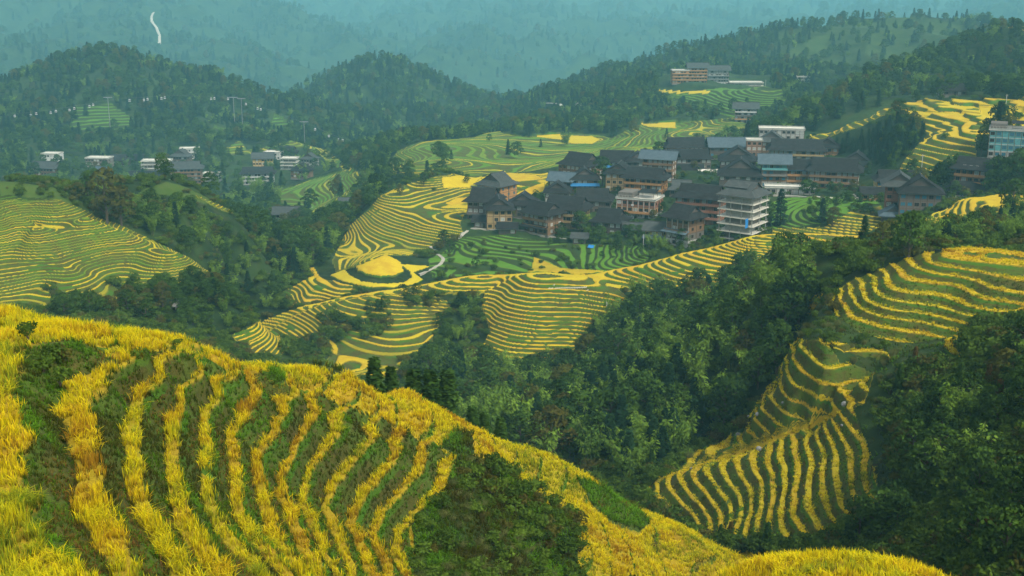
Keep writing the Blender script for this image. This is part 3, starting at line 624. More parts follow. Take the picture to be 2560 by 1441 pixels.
def build_rice_and_grass():
    rice, grass = [], []
    def field(n, d0, d1):
        wide = d1 < 75
        x, y, d = sector_points(int(n * (1.5 if wide else 1)), d0, d1, R(-40.5 if wide else -27), R(40.5 if wide else 27))
        zb = ground(x, y); px, py = project(x, y, zb)
        ok = (px > (-1100 if wide else -80)) & (px < (3600 if wide else 2640)) & (py > 560) & (py < (1650 if wide else 1520))
        x, y, d = x[ok], y[ok], d[ok]
        z, lvl, w, zid = full_height(x, y)
        return x, y, z, d, lvl - np.floor(lvl), lvl, w, zid
    for d0, d1, dens, nb, wid, hg in ((14, 42, 18, 14, 0.024, 0.58), (42, 70, 14, 11, 0.030, 0.54), (70, 140, 12.0, 9, 0.045, 0.50), (140, 215, 4.5, 7, 0.075, 0.46)):
        x, y, z, d, f, lvl, w, zid = field(int(dens * (d1 * d1 - d0 * d0) / 2 * R(54)), d0, d1)
        kind = Z_KIND[zid]; ripe = Z_RIPE[zid]
        g = np.nonzero(((kind == 1) & (f < w + 0.02) & (f > 0.02)) | (kind == 2))[0]
        x, y, z, f, lvl, w, zid, ripe = (v[g] for v in (x, y, z, f, lvl, w, zid, ripe))
        rnd = np.modf(np.abs(np.sin(np.floor(lvl) * 12.9898 + zid * 4.137) * 43758.5453))[0]
        tint = 0.50 + 0.22 * (rnd - 0.5) + 0.09 * wob(x, y, 14, 21) + 0.09 * wob(x, y, 3.5, 22) - 0.5 * (1 - ripe) + rng.normal(0, 0.07, len(g))
        tint = tint + np.where(zid == 2, np.where(lvl < 0.9, 0.04, 0.11), 0.0)
        rice.append(blades(np.stack([x, y, z], -1), nb, np.full(len(g), hg) * (1 + 0.14 * wob(x, y, 5, 23)), np.full(len(g), wid), 0.42 + 0.18 * wob(x, y, 2.5, 24), np.clip(tint, 0.02, 0.98), base_drop=0.12, spread=0.5 / math.sqrt(dens) + 0.04))
    for d0, d1, dens, nb, wid, hg in ((14, 45, 44, 7, 0.024, 0.24), (45, 72, 40, 6, 0.034, 0.26), (72, 110, 26, 5, 0.052, 0.28), (110, 190, 4.5, 4, 0.075, 0.30)):
        x, y, z, d, f, lvl, w, zid = field(int(dens * (d1 * d1 - d0 * d0) / 2 * R(54)), d0, d1)
        kind = Z_KIND[zid]; ripe = Z_RIPE[zid]
        keep = ~(((kind == 1) & (f < w)) | (kind == 2)) & ((zid > 0) | (rng.random(len(x)) < 0.35))
        x, y, z, d, f, w, zid, kind, ripe = (v[keep] for v in (x, y, z, d, f, w, zid, kind, ripe))
        gt = 0.30 + 0.15 * wob(x, y, 6, 31) + 0.10 * wob(x, y, 1.7, 32) + 0.4 * (kind == 3) * ripe
        ledge = (kind == 1) & (f < w + 0.22) & (wob(x, y, 25, 33) > -0.9)
        gt = gt + 0.46 * ledge
        gt = np.where((kind == 1) & (f > w + 0.25) & (wob(x, y, 9, 34) > 0.35) & (rng.random(len(x)) < 0.7), 0.96, gt)
        hh = hg * np.where(kind == 1, 1.0, 1.6) * rng.uniform(0.5, 1.5, len(x))
        grass.append(blades(np.stack([x, y, z], -1), nb, hh, np.full(len(x), wid), np.full(len(x), 0.7), np.clip(gt, 0.02, 0.98), base_drop=0.04, spread=0.5 / math.sqrt(dens)))
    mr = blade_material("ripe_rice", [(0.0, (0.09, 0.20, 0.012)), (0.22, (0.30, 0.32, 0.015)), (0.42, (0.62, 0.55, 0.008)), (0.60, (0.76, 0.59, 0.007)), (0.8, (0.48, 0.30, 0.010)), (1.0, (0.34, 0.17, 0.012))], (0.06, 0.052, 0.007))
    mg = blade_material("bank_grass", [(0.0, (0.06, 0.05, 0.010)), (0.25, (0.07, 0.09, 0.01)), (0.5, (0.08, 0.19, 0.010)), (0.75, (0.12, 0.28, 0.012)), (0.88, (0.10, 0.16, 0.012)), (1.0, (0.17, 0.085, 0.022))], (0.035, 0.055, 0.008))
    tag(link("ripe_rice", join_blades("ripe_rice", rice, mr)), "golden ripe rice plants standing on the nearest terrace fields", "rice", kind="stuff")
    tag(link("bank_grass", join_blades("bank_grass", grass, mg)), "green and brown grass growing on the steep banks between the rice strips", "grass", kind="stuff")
# ------------------------------------------------------------------ plants
def leaf_material(name, dark, light, autumn=None, trans=0.25):
    N = NT(name)
    oi = N.n("ShaderNodeObjectInfo"); tint = N.attr("tint").outputs["Fac"]
    f = N.math('ADD', N.math('MULTIPLY', tint, 0.62), N.math('MULTIPLY', oi.outputs["Random"], 0.50), clamp=True)
    col = N.mix(f, dark, light)
    if autumn:
        r2 = N.white(N.math('MULTIPLY', oi.outputs["Random"], 91.7))
        col = N.mix(N.math('MULTIPLY', N.math('GREATER_THAN', r2, 0.86), 0.55), col, autumn)
    vt = N.n("ShaderNodeVectorTransform", vector_type='NORMAL', convert_from='OBJECT', convert_to='WORLD')
    N.link(N.attr("nrm").outputs["Vector"], vt.inputs[0])
    g = N.n("ShaderNodeNewGeometry"); mv = N.n("ShaderNodeMix", data_type='VECTOR'); mv.inputs[0].default_value = 0.30
    N.link(vt.outputs[0], mv.inputs[4]); N.link(g.outputs["Normal"], mv.inputs[5])
    nv = N.n("ShaderNodeVectorMath", operation='NORMALIZE'); N.link(mv.outputs[1], nv.inputs[0])
    d = N.n("ShaderNodeBsdfDiffuse"); tr = N.n("ShaderNodeBsdfTranslucent"); mx = N.n("ShaderNodeMixShader")
    N.link(col, d.inputs[0]); N.link(nv.outputs[0], d.inputs["Normal"]); N.link(col, tr.inputs[0]); mx.inputs[0].default_value = trans
    N.link(d.outputs[0], mx.inputs[1]); N.link(tr.outputs[0], mx.inputs[2]); N.link(mx.outputs[0], N.out.inputs[0])
    return N.m
def bark_material(name, c1, c2):
    N = NT(name); p = N.n("ShaderNodeTexCoord").outputs["Object"]
    N.principled(N.mix(N.noise(6, 4, 0.6, p), c1, c2), 0.9, 0.1); return N.m
class Tub:
    """tapered tubes and leaf cards gathered into one mesh"""
    def __init__(self): self.co, self.q, self.t, self.nrm, self.tint, self.n = [], [], [], [], [], 0
    def tube(self, pts, rad, sides=5):
        pts = [Vector(p) for p in pts]; rings = []
        for i, p in enumerate(pts):
            d = (pts[min(i + 1, len(pts) - 1)] - pts[max(i - 1, 0)]).normalized()
            a = d.orthogonal().normalized(); b = d.cross(a)
            rings.append([p + (a * math.cos(t) + b * math.sin(t)) * rad[i] for t in [2 * math.pi * s / sides for s in range(sides)]])
        base = self.n
        for p, r in zip(pts, rings):
            for v in r: self.co.append(v[:]); self.nrm.append(((v - p).normalized())[:]); self.tint.append(0.5)
        for i in range(len(pts) - 1):
            for s in range(sides):
                s2 = (s + 1) % sides
                self.q.append((base + i * sides + s, base + i * sides + s2, base + (i + 1) * sides + s2, base + (i + 1) * sides + s))
        self.n += len(pts) * sides
    def card(self, c, u, v, nrm, tint):
        """leaf spray: a bent rhomb from c along u, half-width v"""
        self.co += [c, (c[0] + u[0] * .5 + v[0], c[1] + u[1] * .5 + v[1], c[2] + u[2] * .5 + v[2]), (c[0] + u[0], c[1] + u[1], c[2] + u[2]), (c[0] + u[0] * .5 - v[0], c[1] + u[1] * .5 - v[1], c[2] + u[2] * .5 - v[2])]
        self.nrm += [nrm] * 4; self.tint += [tint] * 4
        self.q.append((self.n, self.n + 1, self.n + 2, self.n + 3)); self.n += 4
    def mesh(self, name, mat):
        return np_mesh(name, np.array(self.co), [np.array(self.q)], [mat], attrs={"nrm": ('FLOAT_VECTOR', np.array(self.nrm)), "tint": ('FLOAT', np.array(self.tint))})
def rv(r): 
    v = Vector((r.gauss(0, 1), r.gauss(0, 1), r.gauss(0, 1)))
    return v.normalized()
def lobe_cards(T, r, c, rad, n, size, flat=0.8, centre=None, hang=0.0):
    tone = r.uniform(0.15, 0.85)
    for _ in range(n):
        d = rv(r); d.z = abs(d.z) * 0.9 + d.z * 0.1 if r.random() < 0.75 else d.z
        q = Vector(c) + Vector((d.x * rad[0], d.y * rad[1], d.z * rad[2])) * r.uniform(0.72, 1.08)
        nr = (d * 0.8 + (q - Vector(centre)).normalized() * 0.5 if centre else d).normalized()
        u = (rv(r) + nr * 0.5 + Vector((0, 0, -hang))).normalized()
        v = u.cross(rv(r)).normalized()
        s = size * r.uniform(0.6, 1.35)
        T.card((q - u * s * .5)[:], (u * s)[:], (v * s * 0.33)[:], nr[:], min(1, max(0, tone + r.gauss(0, 0.2))))
def broadleaf(seed, h=9.0, lobes=15, cards=95, wide=0.33, size=0.52):
    r = random.Random(seed); T = Tub(); K = Tub()
    K.tube([(0, 0, -0.6), (0.1, 0, h * .25), (-.1, .1, h * .5), (0, 0, h * .8)], [h * .028, h * .022, h * .015, h * .005], 6)
    for i in range(lobes):
        t = (i + 0.5) / lobes; z = h * (0.26 + 0.66 * t)
        rr = h * wide * math.sin(math.pi * min(0.97, 0.25 + 0.72 * t)) ** 0.8 * r.uniform(0.45, 0.95)
        a = i * 2.4 + r.uniform(-.5, .5)
        c = (rr * math.cos(a), rr * math.sin(a), z)
        s = h * r.uniform(0.10, 0.165)
        lobe_cards(T, r, c, (s * 1.15, s * 1.15, s * 0.8), cards, size, centre=(0, 0, h * .45))
        K.tube([(0, 0, z - h * .14), (c[0] * .6, c[1] * .6, z - h * .05), c], [h * .010, h * .007, h * .003], 4)
    return T, K
def bamboo(seed, h=9.0, culms=11):
    r = random.Random(seed); T = Tub(); K = Tub()
    for i in range(culms):
        a = r.uniform(0, 6.28); b = r.uniform(0.1, 1.0); hh = h * r.uniform(0.7, 1.05); arch = r.uniform(0.14, 0.34) * hh
        bx, by = b * math.cos(a), b * math.sin(a)
        pts = []
        for k in range(7):
            t = k / 6; o = arch * t ** 2.4
            pts.append(Vector((bx + o * math.cos(a), by + o * math.sin(a), hh * (t - 0.10 * t ** 4) - .4)))
        K.tube(pts, [0.055 * (1 - .7 * k / 6) for k in range(7)], 4)
        tone = r.uniform(0.2, 0.9)
        for k in range(70):
            t = r.uniform(0.28, 1.0) ** 0.9; j = min(5, int(t * 6)); p = pts[j].lerp(pts[j + 1], t * 6 - j)
            w = (1.15 - abs(t - 0.6)) * 0.65
            d = rv(r); d.z *= 0.4
            q = p + d * r.uniform(0.2, 1.0) * w
            u = (d + Vector((0, 0, -0.55)) + rv(r) * .3).normalized(); v = u.cross(rv(r)).normalized(); s = r.uniform(0.45, 0.85)
            nr = (d + Vector((0, 0, 0.6)) + (q - Vector((0, 0, h * .5))).normalized() * .5).normalized()
            T.card(q[:], (u * s)[:], (v * s * .20)[:], nr[:], min(1, max(0, tone + r.gauss(0, .16))))
    return T, K
def conifer(seed, h=9.0, wide=0.19, gap=0.0, dens=1.0):
    r = random.Random(seed); T = Tub(); K = Tub()
    K.tube([(0, 0, -0.5), (0, 0, h * .5), (0.05, 0, h * .98)], [h * .020, h * .012, h * .002], 6)
    n = int(24 * dens)
    for i in range(n):
        t = i / (n - 1); z = h * (0.08 + gap + (0.91 - gap) * t); L = h * wide * (1 - t) ** 0.8 * r.uniform(0.8, 1.15) + h * .02
        m = 9 if t < .6 else 7
        for k in range(m):
            a = r.uniform(0, 6.28); d = Vector((math.cos(a), math.sin(a), 0)); Lk = L * r.uniform(.65, 1.15)
            K.tube([(0, 0, z), (d.x * Lk * .5, d.y * Lk * .5, z - .02 * h), (d.x * Lk * .8, d.y * Lk * .8, z - .03 * h)], [h * .004, h * .003, h * .001], 3)
            tone = r.uniform(0.1, .9)
            for s in (0.3, 0.5, 0.7, 0.9, 1.0):
                q = Vector((d.x * Lk * s, d.y * Lk * s, z - Lk * .28 * s + r.uniform(-.1, .1)))
                for sd in (-1, 1):
                    u = (d * .6 + Vector((-d.y, d.x, 0)) * sd * r.uniform(.3, 1.0) + Vector((0, 0, r.uniform(-.45, .15)))).normalized()
                    v = u.cross(Vector((0, 0, 1)) + rv(r) * .4).normalized(); sz = h * .055 * r.uniform(.7, 1.3) + .06
                    T.card(q[:], (u * sz)[:], (v * sz * .36)[:], (d * .7 + Vector((0, 0, .7))).normalized()[:], min(1, max(0, tone + r.gauss(0, .2))))
    for k in range(14):
        u = (rv(r) * .5 + Vector((0, 0, 1))).normalized(); v = u.cross(rv(r)).normalized(); sz = h * .05
        T.card((0, 0, h * (.93 + .05 * k / 14)), (u * sz)[:], (v * sz * .3)[:], (0, 0, 1), .6)
    return T, K
def shrub(seed, h=1.7, lobes=7, cards=60, size=0.30):
    r = random.Random(seed); T = Tub(); K = Tub()
    for i in range(lobes):
        a = r.uniform(0, 6.28); rr = r.uniform(0, .65) * h; s = h * r.uniform(.28, .46)
        c = (rr * math.cos(a), rr * math.sin(a), h * r.uniform(.22, .68))
        lobe_cards(T, r, c, (s, s, s * .8), cards, size, centre=(0, 0, 0), hang=.1)
        K.tube([(0, 0, -.3), (c[0] * .5, c[1] * .5, c[2] * .5), c], [.05, .035, .015], 3)
    return T, K
def pampas(seed, h=1.8):
    r = random.Random(seed); T = Tub(); K = Tub()
    for i in range(150):
        a = r.uniform(0, 6.28); o = r.uniform(.1, .9); d = Vector((math.cos(a), math.sin(a), 0))
        b = Vector((r.uniform(-.35, .35), r.uniform(-.35, .35), -.1)); s = h * r.uniform(.6, 1.1)
        u = (d * o * .7 + Vector((0, 0, 1))).normalized(); v = u.cross(rv(r)).normalized()
        T.card(b[:], (u * s * .75)[:], (v * .035)[:], (d * .6 + Vector((0, 0, .8))).normalized()[:], r.uniform(.2, 1))
        T.card((b + u * s * .7)[:], ((d * .8 - Vector((0, 0, .25 * o))) * s * .4)[:], (v * .03)[:], (d * .6 + Vector((0, 0, .8))).normalized()[:], r.uniform(.2, 1))
    K.tube([(0, 0, -.2), (0, 0, .3)], [.1, .05], 4)
    return T, K
BARK = bark_material("tree_bark", (0.055, 0.045, 0.03), (0.12, 0.10, 0.075))
CULM = bark_material("bamboo_culm", (0.08, 0.12, 0.03), (0.16, 0.18, 0.06))
LEAF = {
 "broadleaf_tree": leaf_material("broadleaf_leaves", (0.009, 0.026, 0.008), (0.072, 0.140, 0.020), (0.12, 0.09, 0.018)),
 "bamboo_clump": leaf_material("bamboo_leaves", (0.040, 0.095, 0.014), (0.19, 0.31, 0.036)),
 "conifer_tree": leaf_material("conifer_needles", (0.007, 0.025, 0.013), (0.028, 0.068, 0.026)),
 "shrub": leaf_material("shrub_leaves", (0.018, 0.045, 0.008), (0.115, 0.19, 0.022), (0.10, 0.06, 0.018)),
 "grass_clump": leaf_material("pampas_blades", (0.05, 0.08, 0.015), (0.15, 0.16, 0.05)),
 "young_conifer": leaf_material("young_needles", (0.012, 0.035, 0.010), (0.06, 0.12, 0.018), (0.14, 0.05, 0.012)),
}
PROTO = {}                              # kind -> list of (crown mesh, trunk mesh, joined mesh, nominal height)
def add_proto(kind, maker, h):
    T, K = maker
    bark = CULM if kind == "bamboo_clump" else BARK
    cm = T.mesh(kind + "_crown", LEAF[kind]); km = K.mesh(kind + "_trunk", bark)
    J = np.array(T.co + K.co)
    q = np.concatenate([np.array(T.q), np.array(K.q) + T.n])
    jm = np_mesh(kind, J, [q], [LEAF[kind], bark], mat_idx=np.r_[np.zeros(len(T.q)), np.ones(len(K.q))], attrs={"nrm": ('FLOAT_VECTOR', np.array(T.nrm + K.nrm)), "tint": ('FLOAT', np.array(T.tint + K.tint))})
    PROTO.setdefault(kind, []).append((cm, km, jm, h))
for s in range(5): add_proto("broadleaf_tree", broadleaf(40 + s, 9.0, 13 + s, 90, (0.30, 0.36, 0.27, 0.33, 0.40)[s]), 9.0)
for s in range(4): add_proto("bamboo_clump", bamboo(60 + s, 9.0, 9 + 2 * s), 9.0)
for s in range(4): add_proto("conifer_tree", conifer(80 + s, 9.0, (0.17, 0.21, 0.24, 0.19)[s]), 9.0)
for s in range(4): add_proto("shrub", shrub(100 + s, 1.7, 6 + s), 1.7)
for s in range(2): add_proto("grass_clump", pampas(120 + s), 1.8)
for s in range(3): add_proto("young_conifer", conifer(140 + s, 3.2, 0.145, 0.02, 1.0), 3.2)

AREAS = []                              # plants wanted: kind, x, y, height, phrase key
def scatter(area, mix, spacing, dmin, dmax, hrange, poly, jitter=0.9, avoid=True):
    pts = pl(poly); xs = [p[0] for p in pts]; ys = [p[1] for p in pts]
    x0, _, _ = ray(min(xs), 720); x1, _, _ = ray(max(xs), 720)
    a0 = math.atan(float(ray(min(xs) - 30, 1000)[0]) / 0.9); a1 = math.atan(float(ray(max(xs) + 30, 1000)[0]) / 0.9)
    X0, X1 = min(math.sin(a0) * dmin, math.sin(a0) * dmax), max(math.sin(a1) * dmin, math.sin(a1) * dmax)
    gx = np.arange(X0, X1, spacing); gy = np.arange(dmin * 0.85, dmax, spacing * 0.9)
    GX, GY = np.meshgrid(gx, gy); GX[1::2] += spacing / 2
    x = (GX + rng.uniform(-.5, .5, GX.shape) * spacing * jitter).ravel(); y = (GY + rng.uniform(-.5, .5, GX.shape) * spacing * jitter).ravel()
    d = np.hypot(x, y); z = ground(x, y); px, py = project(x, y, z)
    m = (d > dmin) & (d < dmax) & poly_mask(px, py, pts)
    x, y, z, d = x[m], y[m], z[m], d[m]
    if avoid and len(x):
        zid = zone_of(x, y, z, d); m = (zid == 0) | (Z_KIND[zid] == 3)
        x, y, z, d = x[m], y[m], z[m], d[m]
    kinds = list(mix); w = np.array([mix[k] for k in kinds], float)
    clump = 0.5 + 0.5 * np.tanh(wob(x, y, max(25, spacing * 6), 77))
    for i in range(len(x)):
        ww = w.copy()
        if len(ww) > 1: ww[0] *= 0.25 + 1.5 * clump[i]; ww[1] *= 0.25 + 1.5 * (1 - clump[i])
        kd = kinds[rng.choice(len(kinds), p=ww / ww.sum())]
        lo, hi = hrange.get(kd, hrange.get("*"))
        AREAS.append((kd, x[i], y[i], z[i], rng.uniform(lo, hi), area))
HT = {"broadleaf_tree": (6.5, 11), "bamboo_clump": (7, 10.5), "conifer_tree": (6, 10), "shrub": (1.4, 3.2), "grass_clump": (1.4, 2.4), "young_conifer": (2, 4.5)}
SM = {"broadleaf_tree": (4, 6.5), "bamboo_clump": (4.5, 6.5), "conifer_tree": (4, 7), "shrub": (1.2, 2.6), "grass_clump": (1.4, 2.2), "young_conifer": (2, 4)}
scatter("gully", {"bamboo_clump": 7, "broadleaf_tree": 5, "conifer_tree": 1.2, "shrub": 1.0}, 4.8, 150, 345, HT, "1050 980 1100 930 1215 925 1400 935 1470 870 1500 810 1590 755 1800 740 1850 700 2000 665 2065 705 2000 770 2005 850 1950 885 1940 950 1880 1005 1830 1080 1740 1130 1640 1190 1560 1220 1300 1150 1130 1050")
scatter("gully", {"conifer_tree": 6, "young_conifer": 3}, 4.2, 140, 240, HT, "1480 1010 1640 960 1760 1010 1780 1090 1680 1160 1580 1215 1500 1180 1440 1100")
scatter("right_wood", {"broadleaf_tree": 4, "bamboo_clump": 5, "conifer_tree": 2}, 4.2, 215, 345, {"broadleaf_tree": (3.5, 6.5), "bamboo_clump": (4, 6.5), "conifer_tree": (4, 6.5)}, "2040 690 2200 630 2260 595 2330 580 2460 545 2700 520 2700 612 2400 618 2300 632 2130 705")
scatter("right_slope", {"shrub": 6, "broadleaf_tree": 1.2, "young_conifer": 1.2, "bamboo_clump": .6, "grass_clump": .5}, 2.2, 70, 165, SM, "2255 915 2400 925 2440 905 2560 850 2700 830 2700 1600 2380 1441 2150 1380 2060 1390 1980 1392 2190 1350 2250 1240 2225 1110 2195 1030 2215 950")
scatter("fan_foot", {"shrub": 5, "grass_clump": 1}, 2.2, 100, 150, {"shrub": (.8, 1.7), "grass_clump": (1, 1.6)}, "1780 1350 1950 1370 2060 1365 2160 1310 2180 1380 2000 1420 1860 1400")
scatter("fan_bank", {"shrub": 3, "grass_clump": 3}, 1.9, 140, 205, {"shrub": (.6, 1.3), "grass_clump": (.8, 1.5)}, "1600 1225 1690 1170 1760 1110 1850 1075 1885 1000 1940 950 1950 880 2000 800 2060 760 2090 800 2140 835 2250 865 2230 920 2110 905 2060 855 1990 850 1950 900 1900 1000 1860 1070 1700 1165 1620 1215")
scatter("fan_bank", {"shrub": 3, "grass_clump": 2}, 1.7, 105, 190, {"shrub": (.5, 1.2), "grass_clump": (.6, 1.2)}, "2190 935 2270 925 2300 900 2320 925 2260 1000 2255 1100 2265 1240 2210 1335 2180 1300 2215 1230 2190 1110 2160 1010")
scatter("left_wood", {"broadleaf_tree": 6, "bamboo_clump": 3, "conifer_tree": 2}, 5.0, 285, 440, {"broadleaf_tree": (4.5, 8), "bamboo_clump": (5, 7.5), "conifer_tree": (4.5, 8)}, "235 560 240 500 262 480 330 510 360 525 480 535 545 565 700 600 740 650 720 720 660 790 600 830 520 810 460 790 540 720 530 670 480 640 400 600 300 555")
scatter("left_scrub", {"shrub": 5, "broadleaf_tree": 1.5, "grass_clump": 1}, 3.4, 235, 350, SM, "130 795 200 760 300 765 320 725 420 730 540 700 600 760 620 830 540 845 400 830 280 820")
scatter("left_scrub", {"shrub": 5, "broadleaf_tree": 1}, 3.6, 330, 420, SM, "-60 470 60 470 150 480 260 500 240 545 200 510 100 500 -60 500")
scatter("left_scrub", {"shrub": 5, "grass_clump": 1}, 3.2, 240, 330, SM, "90 690 140 680 160 720 140 780 90 760")
scatter("valley", {"broadleaf_tree": 5, "bamboo_clump": 3, "conifer_tree": 1}, 6.0, 380, 620, HT, "690 590 740 560 860 570 940 470 990 440 1020 440 960 480 910 530 860 580 840 620 830 660 770 680 700 720 640 780 610 820 680 700")
scatter("mid_gully", {"shrub": 5, "broadleaf_tree": 1.5, "bamboo_clump": .8, "grass_clump": .8}, 3.2, 280, 365, SM, "1010 905 1060 880 1095 810 1150 745 1215 735 1215 790 1235 830 1205 900 1210 925 1100 945 1010 950")
for pg in ("795 795 830 785 870 795 875 840 850 860 810 850 790 825", "880 800 910 775 950 768 990 785 985 820 950 845 900 848", "690 880 730 850 800 855 830 880 790 915 730 905", "1000 745 1060 740 1100 752 1090 775 1020 775"):
    scatter("mid_gully", {"shrub": 5, "broadleaf_tree": 1.0, "grass_clump": .8}, 2.8, 285, 375, {"shrub": (1.5, 3.2), "broadleaf_tree": (3, 5), "grass_clump": (1.5, 2.2)}, pg, avoid=False)
scatter("village_green", {"shrub": 5, "broadleaf_tree": 1}, 7.0, 378, 470, {"shrub": (1.0, 2.2), "broadleaf_tree": (2.5, 4.5)}, "1080 690 1110 640 1150 600 1400 612 1620 620 1620 660 1400 685 1200 690", avoid=False)
scatter("village_green", {"shrub": 5, "broadleaf_tree": 1.5}, 5.0, 365, 470, {"shrub": (1.0, 2.2), "broadleaf_tree": (2.5, 5)}, "2020 500 2200 505 2230 560 2130 540 2060 570 2000 560", avoid=False)
scatter("village_green", {"broadleaf_tree": 2, "shrub": 6}, 8.5, 440, 640, {"shrub": (1.4, 2.6), "broadleaf_tree": (3, 4.5)}, "1180 560 1300 500 1400 440 1500 400 1680 370 1850 350 2050 350 2180 430 2220 490 2000 500 1900 520 1700 560 1500 590", jitter=1.0)
scatter("ridge_foot", {"shrub": 4, "conifer_tree": 1.0, "broadleaf_tree": 1}, 3.8, 300, 400, SM, "560 850 640 800 660 790 720 770 700 800 640 830 620 880 560 880")
scatter("ridge_foot", {"shrub": 4, "broadleaf_tree": 1}, 3.6, 320, 390, SM, "1560 750 1700 738 1800 730 1850 690 1950 675 2000 660 2100 640 2150 615 2160 640 2000 690 1850 720 1600 765")
scatter("village_green", {"broadleaf_tree": 4, "bamboo_clump": 3, "shrub": 3}, 5.5, 395, 470, SM, "1420 585 1520 590 1600 595 1720 600 1900 575 1920 500 1940 490 1940 575 1850 590 1700 625 1620 640 1600 620 1450 605")
scatter("village_green", {"broadleaf_tree": 3, "shrub": 3}, 6.0, 440, 560, SM, "2000 480 2200 490 2260 440 2300 470 2200 510 2100 510 1990 500")
scatter("village_green", {"broadleaf_tree": 3, "shrub": 4}, 6.5, 400, 520, SM, "1180 590 1440 590 1560 560 1640 520 1680 540 1640 600 1500 600 1420 612 1250 596")
scatter("right_hill", {"broadleaf_tree": 6, "conifer_tree": 2.5, "bamboo_clump": 1.5}, 8.0, 560, 960, HT, "1850 345 1880 320 1950 280 2020 268 2100 215 2200 183 2300 135 2400 100 2560 50 2700 40 2700 250 2560 255 2440 245 2350 240 2280 248 2220 256 2120 300 2020 330 1960 345 1900 350")
scatter("grove", {"conifer_tree": 1}, 4.2, 470, 625, {"*": (5, 7.5)}, "2080 375 2150 355 2220 322 2285 318 2310 340 2290 370 2260 420 2200 420 2120 390 2040 370")
scatter("right_wood", {"broadleaf_tree": 4, "conifer_tree": 1}, 6.5, 410, 540, HT, "2290 480 2400 450 2440 455 2480 462 2700 462 2700 480 2560 490 2420 470")
for kd, px, py, h, ar in [("conifer_tree", 2492, 385, 19, "solo"), ("broadleaf_tree", 2470, 385, 12, "solo"), ("broadleaf_tree", 2512, 385, 14, "solo"), ("broadleaf_tree", 2495, 375, 17, "solo"), ("broadleaf_tree", 2535, 385, 9, "solo"), ("broadleaf_tree", 2452, 392, 8, "solo"), ("broadleaf_tree", 268, 560, 16, "solo"), ("broadleaf_tree", 220, 500, 8, "solo"), ("broadleaf_tree", 305, 570, 12, "solo"), ("broadleaf_tree", 1960, 880, 12, "solo"),
        ("broadleaf_tree", 1900, 900, 9, "solo"), ("conifer_tree", 1845, 720, 10, "solo"), ("broadleaf_tree", 2270, 650, 8, "solo"), ("conifer_tree", 2158, 622, 6, "solo"),
        ("broadleaf_tree", 2290, 262, 7, "solo"), ("broadleaf_tree", 1505, 470, 13, "solo"), ("broadleaf_tree", 1645, 395, 8, "solo"), ("broadleaf_tree", 1340, 520, 7, "solo"), ("bamboo_clump", 1470, 585, 9, "solo"), ("broadleaf_tree", 1450, 590, 9, "solo"),
        ("conifer_tree", 1865, 345, 7, "solo"), ("conifer_tree", 1835, 345, 6, "solo"), ("broadleaf_tree", 1110, 620, 6, "solo"), ("broadleaf_tree", 1125, 635, 5, "solo"), ("conifer_tree", 1950, 565, 12, "solo"), ("broadleaf_tree", 2080, 575, 7, "solo"), ("conifer_tree", 2055, 560, 8, "solo"),
        ("young_conifer", 1800, 1364, 2.6, "solo"), ("young_conifer", 1825, 1362, 3.0, "solo"), ("young_conifer", 1917, 1385, 3.8, "solo"), ("broadleaf_tree", 2490, 480, 12, "solo"), ("broadleaf_tree", 2545, 480, 14, "solo"), ("broadleaf_tree", 2530, 530, 9, "solo"),
        ("broadleaf_tree", 670, 540, 6, "solo"), ("broadleaf_tree", 905, 510, 6, "solo"), ("broadleaf_tree", 1168, 462, 4.5, "solo"), ("broadleaf_tree", 1000, 490, 5, "solo"), ("broadleaf_tree", 1060, 470, 6, "solo")]:
    p = on_ground(px, py); AREAS.append((kd, p.x, p.y, p.z, h, ar))
# the row of firs just beyond the foreground shoulder
FIRS = [(935, 898, 6.0), (977, 918, 5.0), (1035, 928, 7.5), (1075, 933, 7.5), (1117, 930, 8.5), (1180, 1018, 5.0), (1210, 1035, 5.0), (1252, 1045, 5.0)]
for px, py, h in FIRS:
    x, y, w = ray(px, py); hh = math.hypot(x, y)
    dd = np.linspace(90, 150, 400); X, Y, T_ = x / hh * dd, y / hh * dd, w / hh * dd
    i = int(np.argmax(T_ - ground(X, Y) > h)) if np.any(T_ - ground(X, Y) > h) else 399
    AREAS.append(("young_conifer", X[i], Y[i], float(T_[i] - h), h, "firs"))
# scrub on the foreground bank
scatter("bank_scrub", {"shrub": 5, "grass_clump": 1.2}, 1.05, 55, 95, {"shrub": (.55, 1.15), "grass_clump": (.6, 1.0)}, "1045 1310 1150 1190 1130 1135 1200 1140 1300 1190 1360 1255 1440 1290 1455 1330 1450 1360 1470 1400 1455 1440 1470 1600 1060 1600 1030 1441", avoid=False)
for px, py, h in ((345, 905, .6), (445, 870, .4), (70, 850, .8), (130, 905, .7), (110, 930, .8), (160, 900, .6), (150, 960, .7)):
    p = on_ground(px, py); AREAS.append(("shrub", p.x, p.y, p.z, h, "bank_scrub"))

